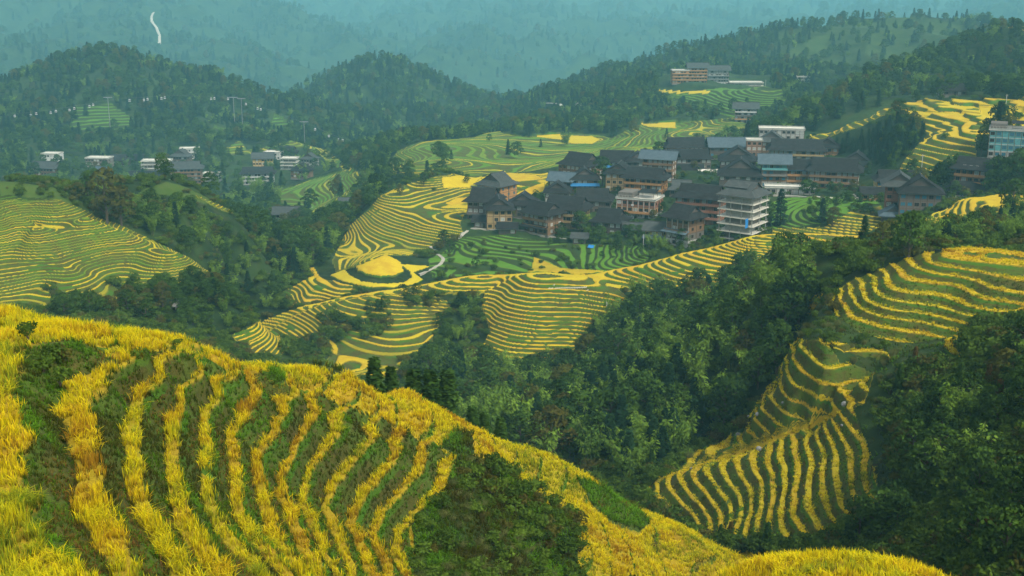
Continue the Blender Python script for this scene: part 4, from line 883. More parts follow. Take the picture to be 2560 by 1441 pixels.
WORDS = {"gully": "in the wooded gully between the curved terraces and the fan of narrow strips", "right_wood": "in the wood behind the round hill terraces on the right", "right_slope": "on the overgrown slope at the right edge below the round hill",
 "fan_foot": "at the foot of the fan of narrow strips", "fan_bank": "on the rough bank beside the fan of narrow strips", "left_wood": "on the wooded hill beside the left terraces", "left_scrub": "in the scrub around the left terraces",
 "valley": "in the deep valley left of the village ridge", "mid_gully": "in the scrubby hollow below the middle ridge", "ridge_foot": "at the foot of the middle terrace ridge", "village_green": "among the village houses", "right_hill": "on the forested hill right behind the village",
 "grove": "in the dense grove below the upper right gold strip", "solo": "standing out near the terraces", "firs": "behind the crest of the near rice slope", "bank_scrub": "on the scrubby bank of the near rice slope"}
LOOK = {"broadleaf_tree": ("dark green leafy tree", "tree"), "bamboo_clump": ("feathery light green bamboo clump", "bamboo"), "conifer_tree": ("dark pointed conifer", "tree"), "shrub": ("low leafy green bush", "bush"), "grass_clump": ("pale tall grass clump", "grass clump"), "young_conifer": ("slim young fir", "tree")}
PLUR = {"broadleaf_tree": "leafy trees", "bamboo_clump": "bamboo clumps", "conifer_tree": "conifers", "shrub": "bushes", "grass_clump": "tall grass clumps", "young_conifer": "young firs"}
def instancer(name, pts, kinds_src, label, cat):
    """one stuff object: plants no one could count, instanced from the crowns of real plants in the scene"""
    P_ = np.array([(p[0], p[1], p[2]) for p in pts], np.float32)
    me = bpy.data.meshes.new(name); me.vertices.add(len(P_)); me.vertices.foreach_set("co", P_.ravel())
    for nm, col in (("scl", 3), ("yaw", 4), ("pick", 5)):
        at = me.attributes.new(nm, 'INT' if nm == "pick" else 'FLOAT', 'POINT')
        at.data.foreach_set("value", np.array([p[col] for p in pts], np.int32 if nm == "pick" else np.float32))
    o = bpy.data.objects.new(name, me); COL.objects.link(o); tag(o, label, cat, kind="stuff")
    ng = bpy.data.node_groups.new(name, 'GeometryNodeTree')
    ng.interface.new_socket("Geometry", in_out='INPUT', socket_type='NodeSocketGeometry'); ng.interface.new_socket("Geometry", in_out='OUTPUT', socket_type='NodeSocketGeometry')
    n, L = ng.nodes, ng.links
    gi, go = n.new("NodeGroupInput"), n.new("NodeGroupOutput")
    ip = n.new("GeometryNodeInstanceOnPoints"); jn = n.new("GeometryNodeJoinGeometry")
    for s in reversed(kinds_src):
        oi = n.new("GeometryNodeObjectInfo"); oi.inputs["Object"].default_value = s; oi.inputs["As Instance"].default_value = True
        L.new(oi.outputs["Geometry"], jn.inputs[0])
    def na(nm, typ):
        a = n.new("GeometryNodeInputNamedAttribute"); a.data_type = typ; a.inputs[0].default_value = nm; return a.outputs[0]
    L.new(gi.outputs[0], ip.inputs["Points"]); L.new(jn.outputs[0], ip.inputs["Instance"]); ip.inputs["Pick Instance"].default_value = True
    L.new(na("pick", 'INT'), ip.inputs["Instance Index"]); L.new(na("scl", 'FLOAT'), ip.inputs["Scale"])
    cx = n.new("ShaderNodeCombineXYZ"); L.new(na("yaw", 'FLOAT'), cx.inputs[2]); er = n.new("FunctionNodeEulerToRotation"); L.new(cx.outputs[0], er.inputs[0]); L.new(er.outputs[0], ip.inputs["Rotation"])
    L.new(ip.outputs[0], go.inputs[0])
    md = o.modifiers.new("instances", 'NODES'); md.node_group = ng
    return o
SOURCE = {}
def build_plants(limit=285):
    by = {}
    for a in AREAS: by.setdefault(a[0], []).append(a)
    left = []
    for kd, lst in by.items():
        def key(a):
            px, py = project(a[1], a[2], a[3]); vis = -100 < px < 2660 and py < 1600
            return -(a[4] / math.hypot(a[1], a[2])) * (1 if vis else 0.1) - (100 if a[5] in ("solo", "firs") else 0)
        lst.sort(key=key)
        look, cat = LOOK[kd]
        for i, (k_, x, y, z, h, ar) in enumerate(lst):
            v = rng.integers(len(PROTO[kd])); cm, km, jm, h0 = PROTO[kd][v]
            if i >= limit: left.append((kd, x, y, z, h)); continue
            if i < 8 * len(PROTO[kd]): v = i % len(PROTO[kd]); cm, km, jm, h0 = PROTO[kd][v]
            rz = rng.uniform(0, 6.28); sc = h / h0
            if h / math.hypot(x, y) > 0.048 or i < 12:      # large in the picture: trunk and crown apart
                t = bpy.data.objects.new(kd, None); COL.objects.link(t); t.location = (x, y, z); t.rotation_euler = (0, 0, rz); t.scale = (sc,) * 3; t.empty_display_size = .3
                c = link("crown", cm, t); link("trunk", km, t)
                SOURCE.setdefault(kd, {}).setdefault(v, c)
            else:
                t = link(kd, jm, None, (x, y, z), rz, sc)
            tag(t, "%s %s" % (look, WORDS[ar]), cat, "%s %s" % (PLUR[kd], WORDS[ar]))
            if len(t["label"].split()) > 16: t["label"] = " ".join(t["label"].split()[:16])
    # what is past counting
    src, index = [], {}
    for kd in PROTO:
        for v in sorted(SOURCE.get(kd, {})): index.setdefault(kd, []).append(len(src)); src.append((SOURCE[kd][v], PROTO[kd][v][3]))
    def inst(kd, x, y, z, h):
        i = index[kd][rng.integers(len(index[kd]))]
        return (x, y, z, h / src[i][1], rng.uniform(0, 6.28), i)
    forest = [inst(*a) for a in left if a[0] not in ("shrub", "grass_clump")]
    under = [inst(*a) for a in left if a[0] in ("shrub", "grass_clump")]
    # forests on the hills farther off
    def sow(n, d0, d1, a0, a1, h, test, mix, avoid=True):
        x, y, d = sector_points(n, d0, d1, a0, a1, 1.6)
        z = ground(x, y); px, py = project(x, y, z)
        zid = zone_of(x, y, z, d)
        m = (((zid == 0) | (Z_KIND[zid] == 3) & (d > 300) & (rng.random(n) < 0.2) | (d > 420) & (rng.random(n) < 0.02)) if avoid else np.ones(n, bool)) & test(px, py, d) & (px > -300) & (px < 2860)
        x, y, z, d = x[m], y[m], z[m], d[m]
        cl_ = 0.5 + 0.5 * np.tanh(1.5 * wob(x, y, 90, 55))
        out = []
        ks = list(mix)
        for i in range(len(x)):
            pr = np.array([mix[k] for k in ks], float); pr[0] *= 0.3 + 1.4 * cl_[i]; pr /= pr.sum()
            kd = ks[rng.choice(len(ks), p=pr)]
            hh = h * rng.uniform(.6, 1.25) * (0.28 if kd == "shrub" else 0.22 if kd == "grass_clump" else 1)
            out.append(inst(kd, x[i], y[i], z[i], hh))
        return out
    village = poly_mask
    keepout = pl("60 370 820 350 850 440 800 500 560 515 350 495 60 470"); keep2 = pl("1640 150 1930 150 1930 255 1640 255"); road = pl("360 15 395 15 412 60 420 120 385 125 380 95 365 60"); keep3 = pl("1150 330 2200 320 2250 600 1150 600")
    def tst(px, py, d): return ~(poly_mask(px, py, road) & (d > 2000) & (d < 3800)) & ~((poly_mask(px, py, keepout) & (d < 1000)) & (rng.random(len(px)) < .82)) & ~(poly_mask(px, py, keep2) & (d < 1100)) & ~(poly_mask(px, py, keep3) & (d < 700))
    forest += sow(9000, 600, 1000, R(-28), R(14), 9.0, tst, {"broadleaf_tree": 5, "conifer_tree": 2, "bamboo_clump": 2, "shrub": 1})
    forest += sow(17000, 950, 1600, R(-28), R(28), 10.0, tst, {"broadleaf_tree": 5, "conifer_tree": 4, "bamboo_clump": 1})
    forest += sow(18000, 1600, 3900, R(-28), R(28), 17.0, tst, {"broadleaf_tree": 5, "conifer_tree": 3, "shrub": 1})
    forest += sow(12000, 3900, 6700, R(-28), R(28), 30.0, tst, {"broadleaf_tree": 5, "conifer_tree": 2})
    disc = pl('790 690 830 650 900 630 1000 630 1090 660 1090 700 1040 725 900 730')
    bare = pl('1880 1120 1950 860 2020 760 2080 780 2250 845 2420 840 2400 930 2260 925 2240 1260 2150 1340')
    under += sow(5000, 420, 620, R(-28), R(28), 9.0, lambda px, py, d: ~poly_mask(px, py, keep3) & ~((px > 2440) & (py > 330) & (py < 450)), {"shrub": 5, "broadleaf_tree": 1})
    under += sow(15000, 150, 420, R(-28), R(28), 7.0, lambda px, py, d: ~poly_mask(px, py, bare) & ~poly_mask(px, py, disc), {"shrub": 5, "grass_clump": 1})
    under += sow(9000, 75, 175, R(2), R(28), 6.5, lambda px, py, d: (px > 1500) & ~poly_mask(px, py, bare), {"shrub": 5, "grass_clump": 1})
    objs = [s[0] for s in src]
    instancer("forest", forest, objs, "dense mixed forest covering the distant hills and filling the gullies", "forest")
    instancer("undergrowth", under, objs, "low scrub and undergrowth covering the slopes between fields", "undergrowth")
    print("plants", {k: len(v) for k, v in by.items()}, "forest", len(forest), "under", len(under))
# ------------------------------------------------------------------ buildings
def wood(name, c1, c2, streak=True):
    N = NT(name); tc = N.n("ShaderNodeTexCoord").outputs["Object"]; oi = N.n("ShaderNodeObjectInfo").outputs["Random"]
    mp = N.n("ShaderNodeMapping"); mp.inputs["Scale"].default_value = (5, 5, .35) if streak else (.8, .8, .8); N.link(tc, mp.inputs[0])
    f = N.noise(1.3, 5, 0.7, mp.outputs[0]); g = N.noise(0.35, 3, 0.6, tc)
    col = N.mix(N.ramp(f, .3, .7), c1, c2); col = N.mix(N.ramp(g, .45, .75, 0, .55), col, tuple(c * .45 for c in c1))
    col = N.mix(N.math('MULTIPLY', oi, .3), col, tuple(c * .6 for c in c2))
    N.principled(col, 0.85, 0.2); return N.m
def tiles(name, c1, c2, metal=False):
    N = NT(name); tc = N.n("ShaderNodeTexCoord").outputs["Object"]; oi = N.n("ShaderNodeObjectInfo").outputs["Random"]
    wv = N.n("ShaderNodeTexWave", bands_direction='X'); wv.inputs["Scale"].default_value = 1.1; wv.inputs["Distortion"].default_value = .6; N.link(tc, wv.inputs[0])
    f = N.noise(0.7, 5, .7, tc); f2 = N.noise(5, 3, .7, tc)
    col = N.mix(N.ramp(f, .35, .7), c1, c2); col = N.mix(N.ramp(f2, .5, .8, 0, .5), col, tuple(c * 1.6 for c in c2))
    col = N.mix(N.math('MULTIPLY', oi, .35), col, tuple(c * .6 for c in c1))
    N.principled(col, .7 if metal else .8, .15 if metal else .08, N.bump(N.math('ADD', wv.outputs["Fac"], f2), .5, .06)); return N.m
def flatm(name, c, rough=.6, spec=.3):
    N = NT(name); tc = N.n("ShaderNodeTexCoord").outputs["Object"]; f = N.noise(1.1, 4, .65, tc)
    N.principled(N.mix(N.ramp(f, .35, .75), c, tuple(v * .7 for v in c)), rough, spec); return N.m
M = {
 "brown": wood("brown_wood", (.24, .15, .075), (.16, .09, .045)), "orange": wood("orange_wood", (.44, .23, .08), (.30, .15, .05)), "ochre": wood("ochre_wood", (.36, .27, .12), (.25, .17, .07)),
 "grey": wood("grey_wood", (.17, .155, .13), (.11, .10, .085)), "dark": wood("dark_wood", (.11, .095, .08), (.065, .058, .05)), "red": wood("red_wood", (.32, .14, .08), (.21, .09, .055)),
 "yellow": wood("yellow_plaster", (.50, .34, .09), (.42, .27, .07), False), "white": wood("white_plaster", (.62, .62, .58), (.5, .5, .46), False), "concrete": wood("bare_concrete", (.36, .37, .33), (.26, .27, .24), False),
 "brick": wood("brick_wall", (.32, .19, .12), (.24, .14, .09), False), "teal": flatm("teal_glass_front", (.10, .30, .30), .2, .5),
 "tile": tiles("dark_roof_tiles", (.014, .015, .015), (.030, .031, .030)), "tile_grey": tiles("grey_roof_tiles", (.045, .052, .050), (.075, .083, .078)), "metal_blue": tiles("blue_grey_roof_sheet", (.055, .085, .10), (.09, .125, .145), True),
 "blue": flatm("blue_roof_sheet", (.03, .16, .34), .4), "pale": flatm("pale_roof_slab", (.60, .58, .48), .8), "fascia": flatm("pale_eave_board", (.42, .42, .38)),
 "pane": flatm("dark_window_glass", (.018, .022, .024), .15, .6), "curtain": flatm("pale_curtained_glass", (.30, .34, .28), .3, .5), "bluepane": flatm("blue_window_glass", (.04, .17, .24), .2, .6), "frame": wood("window_frame_wood", (.14, .09, .05), (.09, .06, .035)), "wframe": flatm("white_window_frame", (.6, .6, .58)),
 "stone": wood("stone_footing", (.20, .19, .16), (.13, .125, .105), False), "door": wood("door_wood", (.06, .04, .025), (.035, .025, .018)),
}
class MB:
    """boxes and sheets gathered into one mesh"""
    def __init__(self): self.v, self.f, self.m, self.mats = [], [], [], []
    def mi(self, k):
        if k not in self.mats: self.mats.append(k)
        return self.mats.index(k)
    def box(self, x0, x1, y0, y1, z0, z1, k):
        b = len(self.v); self.v += [(x, y, z) for z in (z0, z1) for x, y in ((x0, y0), (x1, y0), (x1, y1), (x0, y1))]
        q = [(0, 3, 2, 1), (4, 5, 6, 7), (0, 1, 5, 4), (1, 2, 6, 5), (2, 3, 7, 6), (3, 0, 4, 7)]
        self.f += [tuple(b + i for i in t) for t in q]; self.m += [self.mi(k)] * 6; return self
    def poly(self, pts, k, th=0.0):
        """flat sheet, thickened downwards"""
        b = len(self.v); n = len(pts); self.v += list(pts); self.f.append(tuple(range(b, b + n))); self.m.append(self.mi(k))
        if th:
            self.v += [(p[0], p[1], p[2] - th) for p in pts]; self.f.append(tuple(range(b + 2 * n - 1, b + n - 1, -1))); self.m.append(self.mi(k))
            for i in range(n):
                j = (i + 1) % n; self.f.append((b + i, b + n + i, b + n + j, b + j)); self.m.append(self.mi(k))
        return self
    def bar(self, p, q, r, k):
        p, q = Vector(p), Vector(q); d = (q - p).normalized(); a = d.orthogonal().normalized() * r; c = d.cross(a)
        b = len(self.v); self.v += [(e + s)[:] for e in (p, q) for s in (a, c, -a, -c)]
        for i in range(4): self.f.append((b + i, b + (i + 1) % 4, b + 4 + (i + 1) % 4, b + 4 + i)); self.m.append(self.mi(k))
        self.f += [(b + 3, b + 2, b + 1, b), (b + 4, b + 5, b + 6, b + 7)]; self.m += [self.mi(k)] * 2; return self
    def build(self, name, parent=None, loc=None):
        me = bpy.data.meshes.new(name); me.from_pydata(self.v, [], self.f)
        for k in self.mats: me.materials.append(M[k])
        me.polygons.foreach_set("material_index", self.m); me.update()
        return link(name, me, parent, loc)
_WIN = {}
def window(parent, x, y, z, side, style, w=.95, h=1.05):
    """side: 0 front, 1 right, 2 left"""
    key = (style, round(w, 2), round(h, 2))
    if key not in _WIN:
        b = MB(); fr = "wframe" if style == "curtain" else "frame"
        b.box(-w / 2, w / 2, -.03, .04, 0, h, {"dark": "pane", "curtain": "curtain", "blue": "bluepane"}[style])
        for x0, x1, z0, z1 in ((-w / 2 - .08, -w / 2, -.08, h + .08), (w / 2, w / 2 + .08, -.08, h + .08), (-w / 2, w / 2, h, h + .08), (-w / 2, w / 2, -.08, 0), (-.03, .03, 0, h)): b.box(x0, x1, -.08, .05, z0, z1, fr)
        o = b.build("window", parent); _WIN[key] = o.data
    else: o = link("window", _WIN[key], parent)
    o.location = (x, y, z); o.rotation_euler = (0, 0, (0, R(90), R(-90))[side]); return o
def roof_mesh(kind, W, D, z, key, ov=1.2, pitch=.66, th=.16):
    b = MB(); x0, x1, y0, y1 = -W / 2 - ov, W / 2 + ov, -ov, D + ov
    if kind in ("hip", "gable_x"):
        h = (y1 - y0) / 2 * pitch; ym = (y0 + y1) / 2; zr = z + h
        if kind == "gable_x":
            b.poly([(x0, y0, z), (x1, y0, z), (x1, ym, zr), (x0, ym, zr)], key, th).poly([(x0, ym, zr), (x1, ym, zr), (x1, y1, z), (x0, y1, z)], key, th)
        else:
            s = .46; ins = (y1 - y0) / 2 * s * .9; zs = z + h * s; ya, yb = y0 + (ym - y0) * s, y1 - (y1 - ym) * s; xa, xb = x0 + ins, x1 - ins; e = .5
            b.poly([(x0, y0, z), (x1, y0, z), (xb, ya, zs), (xa, ya, zs)], key, th).poly([(x1, y1, z), (x0, y1, z), (xa, yb, zs), (xb, yb, zs)], key, th)
            b.poly([(x1, y0, z), (x1, y1, z), (xb, yb, zs), (xb, ya, zs)], key, th).poly([(x0, y1, z), (x0, y0, z), (xa, ya, zs), (xa, yb, zs)], key, th)
            b.poly([(xa - e, ya, zs + .02), (xb + e, ya, zs + .02), (xb + e, ym, zr), (xa - e, ym, zr)], key, th).poly([(xb + e, yb, zs + .02), (xa - e, yb, zs + .02), (xa - e, ym, zr), (xb + e, ym, zr)], key, th)
            for xx in (xa + .05, xb - .05): b.poly([(xx, ya + .1, zs), (xx, yb - .1, zs), (xx, ym, zr - .15)], "dark")
        rg = MB().box(x0 + (2.2 if kind == "hip" else .1) - .4, x1 - (2.2 if kind == "hip" else .1) + .4, ym - .16, ym + .16, zr - .06, zr + .16, "tile_grey" if key == "tile" else key)
    elif kind == "gable_y":
        h = (x1 - x0) / 2 * pitch; zr = z + h; s = .42; zs = z + h * s; xa, xb = x0 * (1 - s), x1 * (1 - s); ya, yb = y0 + (x1 - x0) / 2 * s * .9, y1 - (x1 - x0) / 2 * s * .9; e = .55
        b.poly([(x0, y1, z), (x0, y0, z), (xa, ya, zs), (xa, yb, zs)], key, th).poly([(x1, y0, z), (x1, y1, z), (xb, yb, zs), (xb, ya, zs)], key, th)
        b.poly([(x0, y0, z), (x1, y0, z), (xb, ya, zs), (xa, ya, zs)], key, th).poly([(x1, y1, z), (x0, y1, z), (xa, yb, zs), (xb, yb, zs)], key, th)
        b.poly([(xa, ya - e, zs + .02), (0, ya - e, zr), (0, yb + e, zr), (xa, yb + e, zs + .02)], key, th).poly([(0, ya - e, zr), (xb, ya - e, zs + .02), (xb, yb + e, zs + .02), (0, yb + e, zr)], key, th)
        for yy in (ya, yb): b.poly([(xa + .1, yy, zs), (xb - .1, yy, zs), (0, yy, zr - .15)], "dark")
        rg = MB().box(-.16, .16, ya - e, yb + e, zr - .06, zr + .16, "tile_grey" if key == "tile" else key)
    elif kind == "shed":
        b.poly([(x0, y0, z), (x1, y0, z), (x1, y1, z + D * .28), (x0, y1, z + D * .28)], key, th); rg = None
    else:
        b.box(-W / 2 - .35, W / 2 + .35, -.35, D + .35, z, z + .22, "pale"); rg = MB()
        for a in ((-W / 2 - .35, W / 2 + .35, -.35, -.2), (-W / 2 - .35, W / 2 + .35, D + .2, D + .35), (-W / 2 - .35, -W / 2 - .2, -.2, D + .2), (W / 2 + .2, W / 2 + .35, -.2, D + .2)): rg.box(*a, z + .222, z + .75, "concrete")
    return b, rg
ST = 2.42
def house(label, cat, name, px, py, d, W, D, st, yaw, roof="hip", wall="brown", bal=(), rkey="tile", win="dark", frame=False, extra=(), group=None, lod=1):
    x, y, w = ray(px, py); h = math.hypot(x, y); P0 = Vector((x / h * d, y / h * d, w / h * d))
    gp = on_ground(px, py, 0.92 * d, 1.5 * d)          # stand on the slope where it is seen
    if 0.93 < math.hypot(gp.x, gp.y) / d < 1.3: P0 = gp
    t = bpy.data.objects.new(name, None); COL.objects.link(t); t.location = P0; t.rotation_euler = (0, 0, R(yaw)); t.empty_display_size = .5
    tag(t, label, cat, group)
    if group and 'ridge village' in group: W *= 1.1; D *= 1.1
    H = st * ST; foot = max(1.0, P0.z - float(ground(P0.x, P0.y)) + 1.2); foot = min(foot, 9)
    walls = wall if isinstance(wall, (list, tuple)) else [wall] * st
    r = random.Random(int(px * 7 + py))
    b = MB()
    if frame:
        for i in range(st): b.box(-W / 2 + 1.6, W / 2 - 1.6, 1.6, D - 1.0, i * ST + .2, (i + 1) * ST - .02, "concrete" if i % 2 else "grey")
        b.build("wall", t)
        for i in range(st + 1): MB().box(-W / 2 - .5, W / 2 + .5, -.5, D + .4, i * ST - .02, i * ST + .20, "pale" if i else "concrete").build("floor_slab", t)
        cm = None
        for xx in np.linspace(-W / 2 + .15, W / 2 - .15, max(3, int(W / 3))):
            for yy in (.1, D * .5, D - .3):
                if yy == D * .5 and abs(xx) < W / 2 - .3: continue
                if cm is None: o = MB().box(-.13, .13, -.13, .13, -foot, H, "concrete").build("column", t); cm = o.data
                else: o = link("column", cm, t)
                o.location = (xx, yy, 0)
        for i in range(1, st):
            rb = MB(); 
            for zz in (.55, 1.0): rb.box(-W / 2 - .45, W / 2 + .45, -.46, -.41, i * ST + zz, i * ST + zz + .05, "concrete").box(W / 2 + .41, W / 2 + .46, -.4, D + .3, i * ST + zz, i * ST + zz + .05, "concrete")
            rb.build("railing", t)
    else:
        b.box(-W / 2 - .1, W / 2 + .1, -.1, D + .1, -foot, 0, "stone")
        for i in range(st):
            b.box(-W / 2, W / 2, 0, D, i * ST + .001, (i + 1) * ST, walls[i])
            b.box(-W / 2 - .06, W / 2 + .06, -.06, D + .06, (i + 1) * ST - .18, (i + 1) * ST - .001, "frame" if walls[i] not in ("white", "concrete", "yellow", "teal") else "fascia")
        n = max(2, int(W / 2.0))
        for xx in np.linspace(-W / 2 + .08, W / 2 - .08, n + 1): b.box(xx - .09, xx + .09, -.085, -.001, 0, H - .2, "frame" if walls[0] != "white" else "fascia")
        if roof in ("hip", "gable_y") or st > 2: 
            for sx in (-1, 1): b.box(min(sx * W / 2, sx * (W / 2 + .05)), max(sx * W / 2, sx * (W / 2 + .05)), D * .48, D * .52, 0, H - .2, "frame")
        b.build("wall", t)
        vis = 1 if yaw < 0 else 2
        for i in range(st):
            zz = i * ST + .75
            step = W / n
            for k in range(n):
                if r.random() < .12: continue
                xx = -W / 2 + step * (k + .5); stl = win if r.random() < .6 else ("curtain" if win == "dark" else "dark")
                if i == 0 and k == n // 2:
                    MB().box(xx - .5, xx + .5, -.07, .03, .05, 1.95, "door").build("door", t); continue
                window(t, xx, -.02, zz, 0, stl, min(1.25, step * .62), 1.05)
            m = max(1, int(D / 3.2))
            for k in range(m):
                if lod == 0 and k: break
                yy = D / m * (k + .5)
                window(t, (W / 2 + .02) if vis == 1 else -W / 2 - .02, yy, zz, vis, win, .9, .95)
    for i in bal:                                   # balcony: floor, rail boards and posts along the front
        z0 = i * ST; bb = MB(); kw = walls[min(i, st - 1)]
        bb.box(-W / 2 - .05, W / 2 + .05, -1.25, -.1, z0 - .16, z0 - .02, "frame").box(-W / 2 - .05, W / 2 + .05, -1.26, -1.18, z0 - .02, z0 + .85, kw)
        for xx in (-W / 2 - .05, W / 2 - .03): bb.box(xx, xx + .08, -1.17, -.1, z0 - .02, z0 + .85, kw)
        for xx in np.linspace(-W / 2 + .05, W / 2 - .15, max(3, int(W / 2.6))): bb.box(xx, xx + .11, -1.16, -1.05, z0 - .02, z0 + ST - .2, "frame")
        bb.build("balcony", t)
    rb, rg = roof_mesh(roof, W + (1.6 if bal and roof != "flat" else 0), D + (.4 if bal else 0), H + .05, rkey, ov=1.1 if roof != "flat" else 0)
    ro = rb.build("roof", t)
    if bal and roof != "flat": ro.location.y = -.9
    if rg: rg.build("parapet" if roof == "flat" else "ridge", ro)
    if roof not in ("flat",) and lod: MB().box(-W / 2 - .8, W / 2 + .8, -1.0 - (.9 if bal else 0), -.93 - (.9 if bal else 0), H - .22, H + .02, "fascia" if rkey != "blue_edge" else "blue").build("eave_board", ro, (0, -ro.location.y, 0))
    for e in extra:
        k = e[0]
        if k == "ac":
            for q in range(e[1]): MB().box(-.42, .42, -.34, -.03, 0, .6, "white").build("air_conditioner", t, (-W / 2 + 1.2 + q * (W - 2.2) / max(1, e[1] - .5), 0, (1 + q % 2) * ST + .2 if st > 1 else .3))
        elif k == "lean": MB().poly([(-W / 2 - .6, -2.6, e[1] * ST + .1), (W / 2 + .6, -2.6, e[1] * ST + .1), (W / 2 + .6, -.08, e[1] * ST + .95), (-W / 2 - .6, -.08, e[1] * ST + .95)], e[2], .1).build("lean_to_roof", t)
        elif k == "upper":                           # raised roof strip over the top floor
            q, g = roof_mesh("gable_x", W * .62, D * .55, H + 2.5, rkey, .5, .45); o = q.build("upper_roof", t, (-W * .12, D * .2, 0))
            p_ = MB()
            for xx in (-W * .28, 0, W * .28):
                for yy in (.3, D * .5): p_.box(xx - .08, xx + .08, yy - .08, yy + .08, H, H + 2.6, "concrete")
            p_.build("roof_post", t, (-W * .12, D * .2, 0))
        elif k == "terrace":                         # rooftop deck with rails and canopy
            p_ = MB()
            for xx in np.linspace(-W / 2, W / 2, int(W)): p_.box(xx - .03, xx + .03, -.3, -.25, H + .74, H + 1.5, "fascia")
            p_.box(-W / 2, W / 2, -.31, -.25, H + 1.5, H + 1.56, "fascia"); p_.build("deck_rail", t)
            c = MB()
            for xx in (0, W * .38):
                for yy in (D * .35, D * .85): c.box(xx - .07, xx + .07, yy - .07, yy + .07, H + .22, H + 2.4, "frame")
            c.poly([(-.4, D * .3, H + 2.4), (W * .42, D * .3, H + 2.4), (W * .42, D * .9, H + 2.9), (-.4, D * .9, H + 2.9)], "tile", .1); c.build("deck_canopy", t)
            MB().box(-W / 2 + .1, -W * .12, D * .15, D - .2, H + .224, H + 2.3, "grey").build("roof_room", t)
        elif k == "sky":
            for q in range(3): MB().poly([(-.5, -.25, 0), (.5, -.25, 0), (.5, .9, .66), (-.5, .9, .66)], "white", .05).build("skylight", ro, (-2.0 + q * 2, D * .12, H + 1.25))
        elif k == "edge": MB().box(-W / 2 - .9, W / 2 + .9, -1.06 - .9 * bool(bal), -1.0 - .9 * bool(bal), H - .2, H + .1, e[1]).build("eave_trim", t)
        elif k == "stilts":
            for sx in (-1, 1):
                for yy in (.3, D - .3): MB().box(-.12, .12, -.12, .12, -e[1], 0, "frame").build("stilt", t, (sx * (W / 2 - .3), yy, 0))
    return t
V = lambda label, px, py, d, W, D, st, yaw, **k: house(label, "house", "village_house", px, py, d, W, D, st, yaw, **k)
def build_village():
    g = "wooden houses of the ridge village"
    V("wooden house at the village's left end with grey roof edged in white", 1222, 508, 492, 11, 10, 3, -38, wall="orange", roof="gable_y", rkey="tile_grey", group=g, win="blue")
    V("tall dark grey wooden house behind the steps, leftmost of the front row", 1203, 552, 452, 9.5, 10, 3, -14, wall="grey", bal=(1,), group=g)
    V("weathered ochre house with its gable end facing the green terraces", 1249, 574, 444, 8.5, 9, 3, 4, wall="ochre", roof="gable_y", group=g)
    V("small dark roofed house squeezed behind the left front row", 1306, 545, 468, 9, 9, 2, -6, wall="dark", roof="gable_y", group=g)
    V("house with white posts and pale green front turned left at the path", 1340, 584, 440, 10, 8, 3, -42, wall="brown", bal=(1, 2), win="curtain", group=g, extra=(("lean", 1, "tile"),))
    V("broad brown wooden house with three balcony rows above the lower path", 1408, 572, 446, 13, 9, 3, -20, wall="ochre", bal=(1, 2), group=g, extra=(("ac", 2),))
    V("long grey house with plain plank walls behind the broad brown one", 1478, 534, 478, 13, 9, 2, -10, wall="grey", group=g)
    V("low dark house with wide eaves right of the bamboo", 1515, 589, 432, 10, 9, 2, -22, wall="dark", group=g)
    V("flat roofed house with rooftop deck and yellow band on white base", 1588, 549, 456, 13.5, 9, 3, -24, wall=("white", "orange", "red"), roof="flat", bal=(1,), win="dark", group=g, extra=(("terrace",), ("ac", 3)))
    V("gable fronted ochre house left of the orange balcony house", 1543, 478, 520, 9, 10, 3, -14, wall="ochre", roof="gable_y", group=g)
    V("wide house with bright orange balconies under a dark hipped roof", 1607, 491, 506, 14, 8, 3, -22, wall="orange", bal=(1, 2), group=g)
    V("narrow tall house under a blue grey sheet roof with orange gable end", 1643, 455, 536, 11.5, 6.5, 4, -20, wall="brown", roof="gable_x", rkey="metal_blue", bal=(2, 3), win="curtain", group=g)
    V("long timber house with a row of small panes, farthest left at the back", 1432, 455, 545, 14, 11, 3, -38, wall="brown", win="curtain", group=g)
    V("dark gabled house under a faded blue tarp patch", 1462, 478, 522, 10, 9, 2, 0, wall="brown", roof="gable_y", group=g, extra=(("lean", 1, "blue"),))
    V("low house with teal sheet roof between two dark gables", 1400, 482, 516, 9, 7, 2, -20, wall="dark", roof="gable_x", rkey="metal_blue", group=g)
    V("dark gabled house over a pale lower wall, near the gold flat field", 1392, 512, 494, 8.5, 8, 2, -6, wall=("concrete", "grey"), roof="gable_y", group=g)
    V("big dark hipped house half hidden by the leafy tree", 1540, 432, 575, 16, 10, 2, -8, wall="dark", group=g, extra=(("lean", 1, "blue"),))
    V("small dark house behind the leafy tree, right of the big hipped one", 1594, 432, 580, 9, 8, 2, -4, wall="dark", roof="gable_y", group=g)
    V("long barn like house along the back row with pale fittings under its eaves", 1718, 394, 618, 18, 9, 2, 4, wall="brown", win="curtain", group=g)
    V("long dark house row with a white gap in its roof", 1722, 424, 586, 18, 8, 2, 2, wall="grey", group=g)
    V("grey house with a small dormer gable on its left", 1726, 462, 546, 13, 8, 2, 2, wall="grey", group=g)
    V("small low grey house below the tall sheet roofed house", 1702, 490, 506, 8, 7, 1, -12, wall="grey", rkey="tile_grey", group=g)
    V("four storey house with timber top on a white base, beside the ridge", 1692, 616, 404, 8.2, 8, 4, -44, wall=("white", "grey", "brown", "brown"), bal=(2,), win="dark", group=g, extra=(("lean", 2, "metal_blue"), ("ac", 2)))
    V("little yellow house below the four storey one", 1634, 612, 402, 5.5, 5, 2, -20, wall="yellow", roof="gable_x", rkey="tile_grey", group=g, extra=(("lean", 1, "metal_blue"),))
    V("long reddish balcony house joined to the concrete block's left side", 1742, 563, 432, 14, 9, 4, -24, wall="red", bal=(1, 2, 3), group=g, extra=(("edge", "metal_blue"), ("ac", 3)))
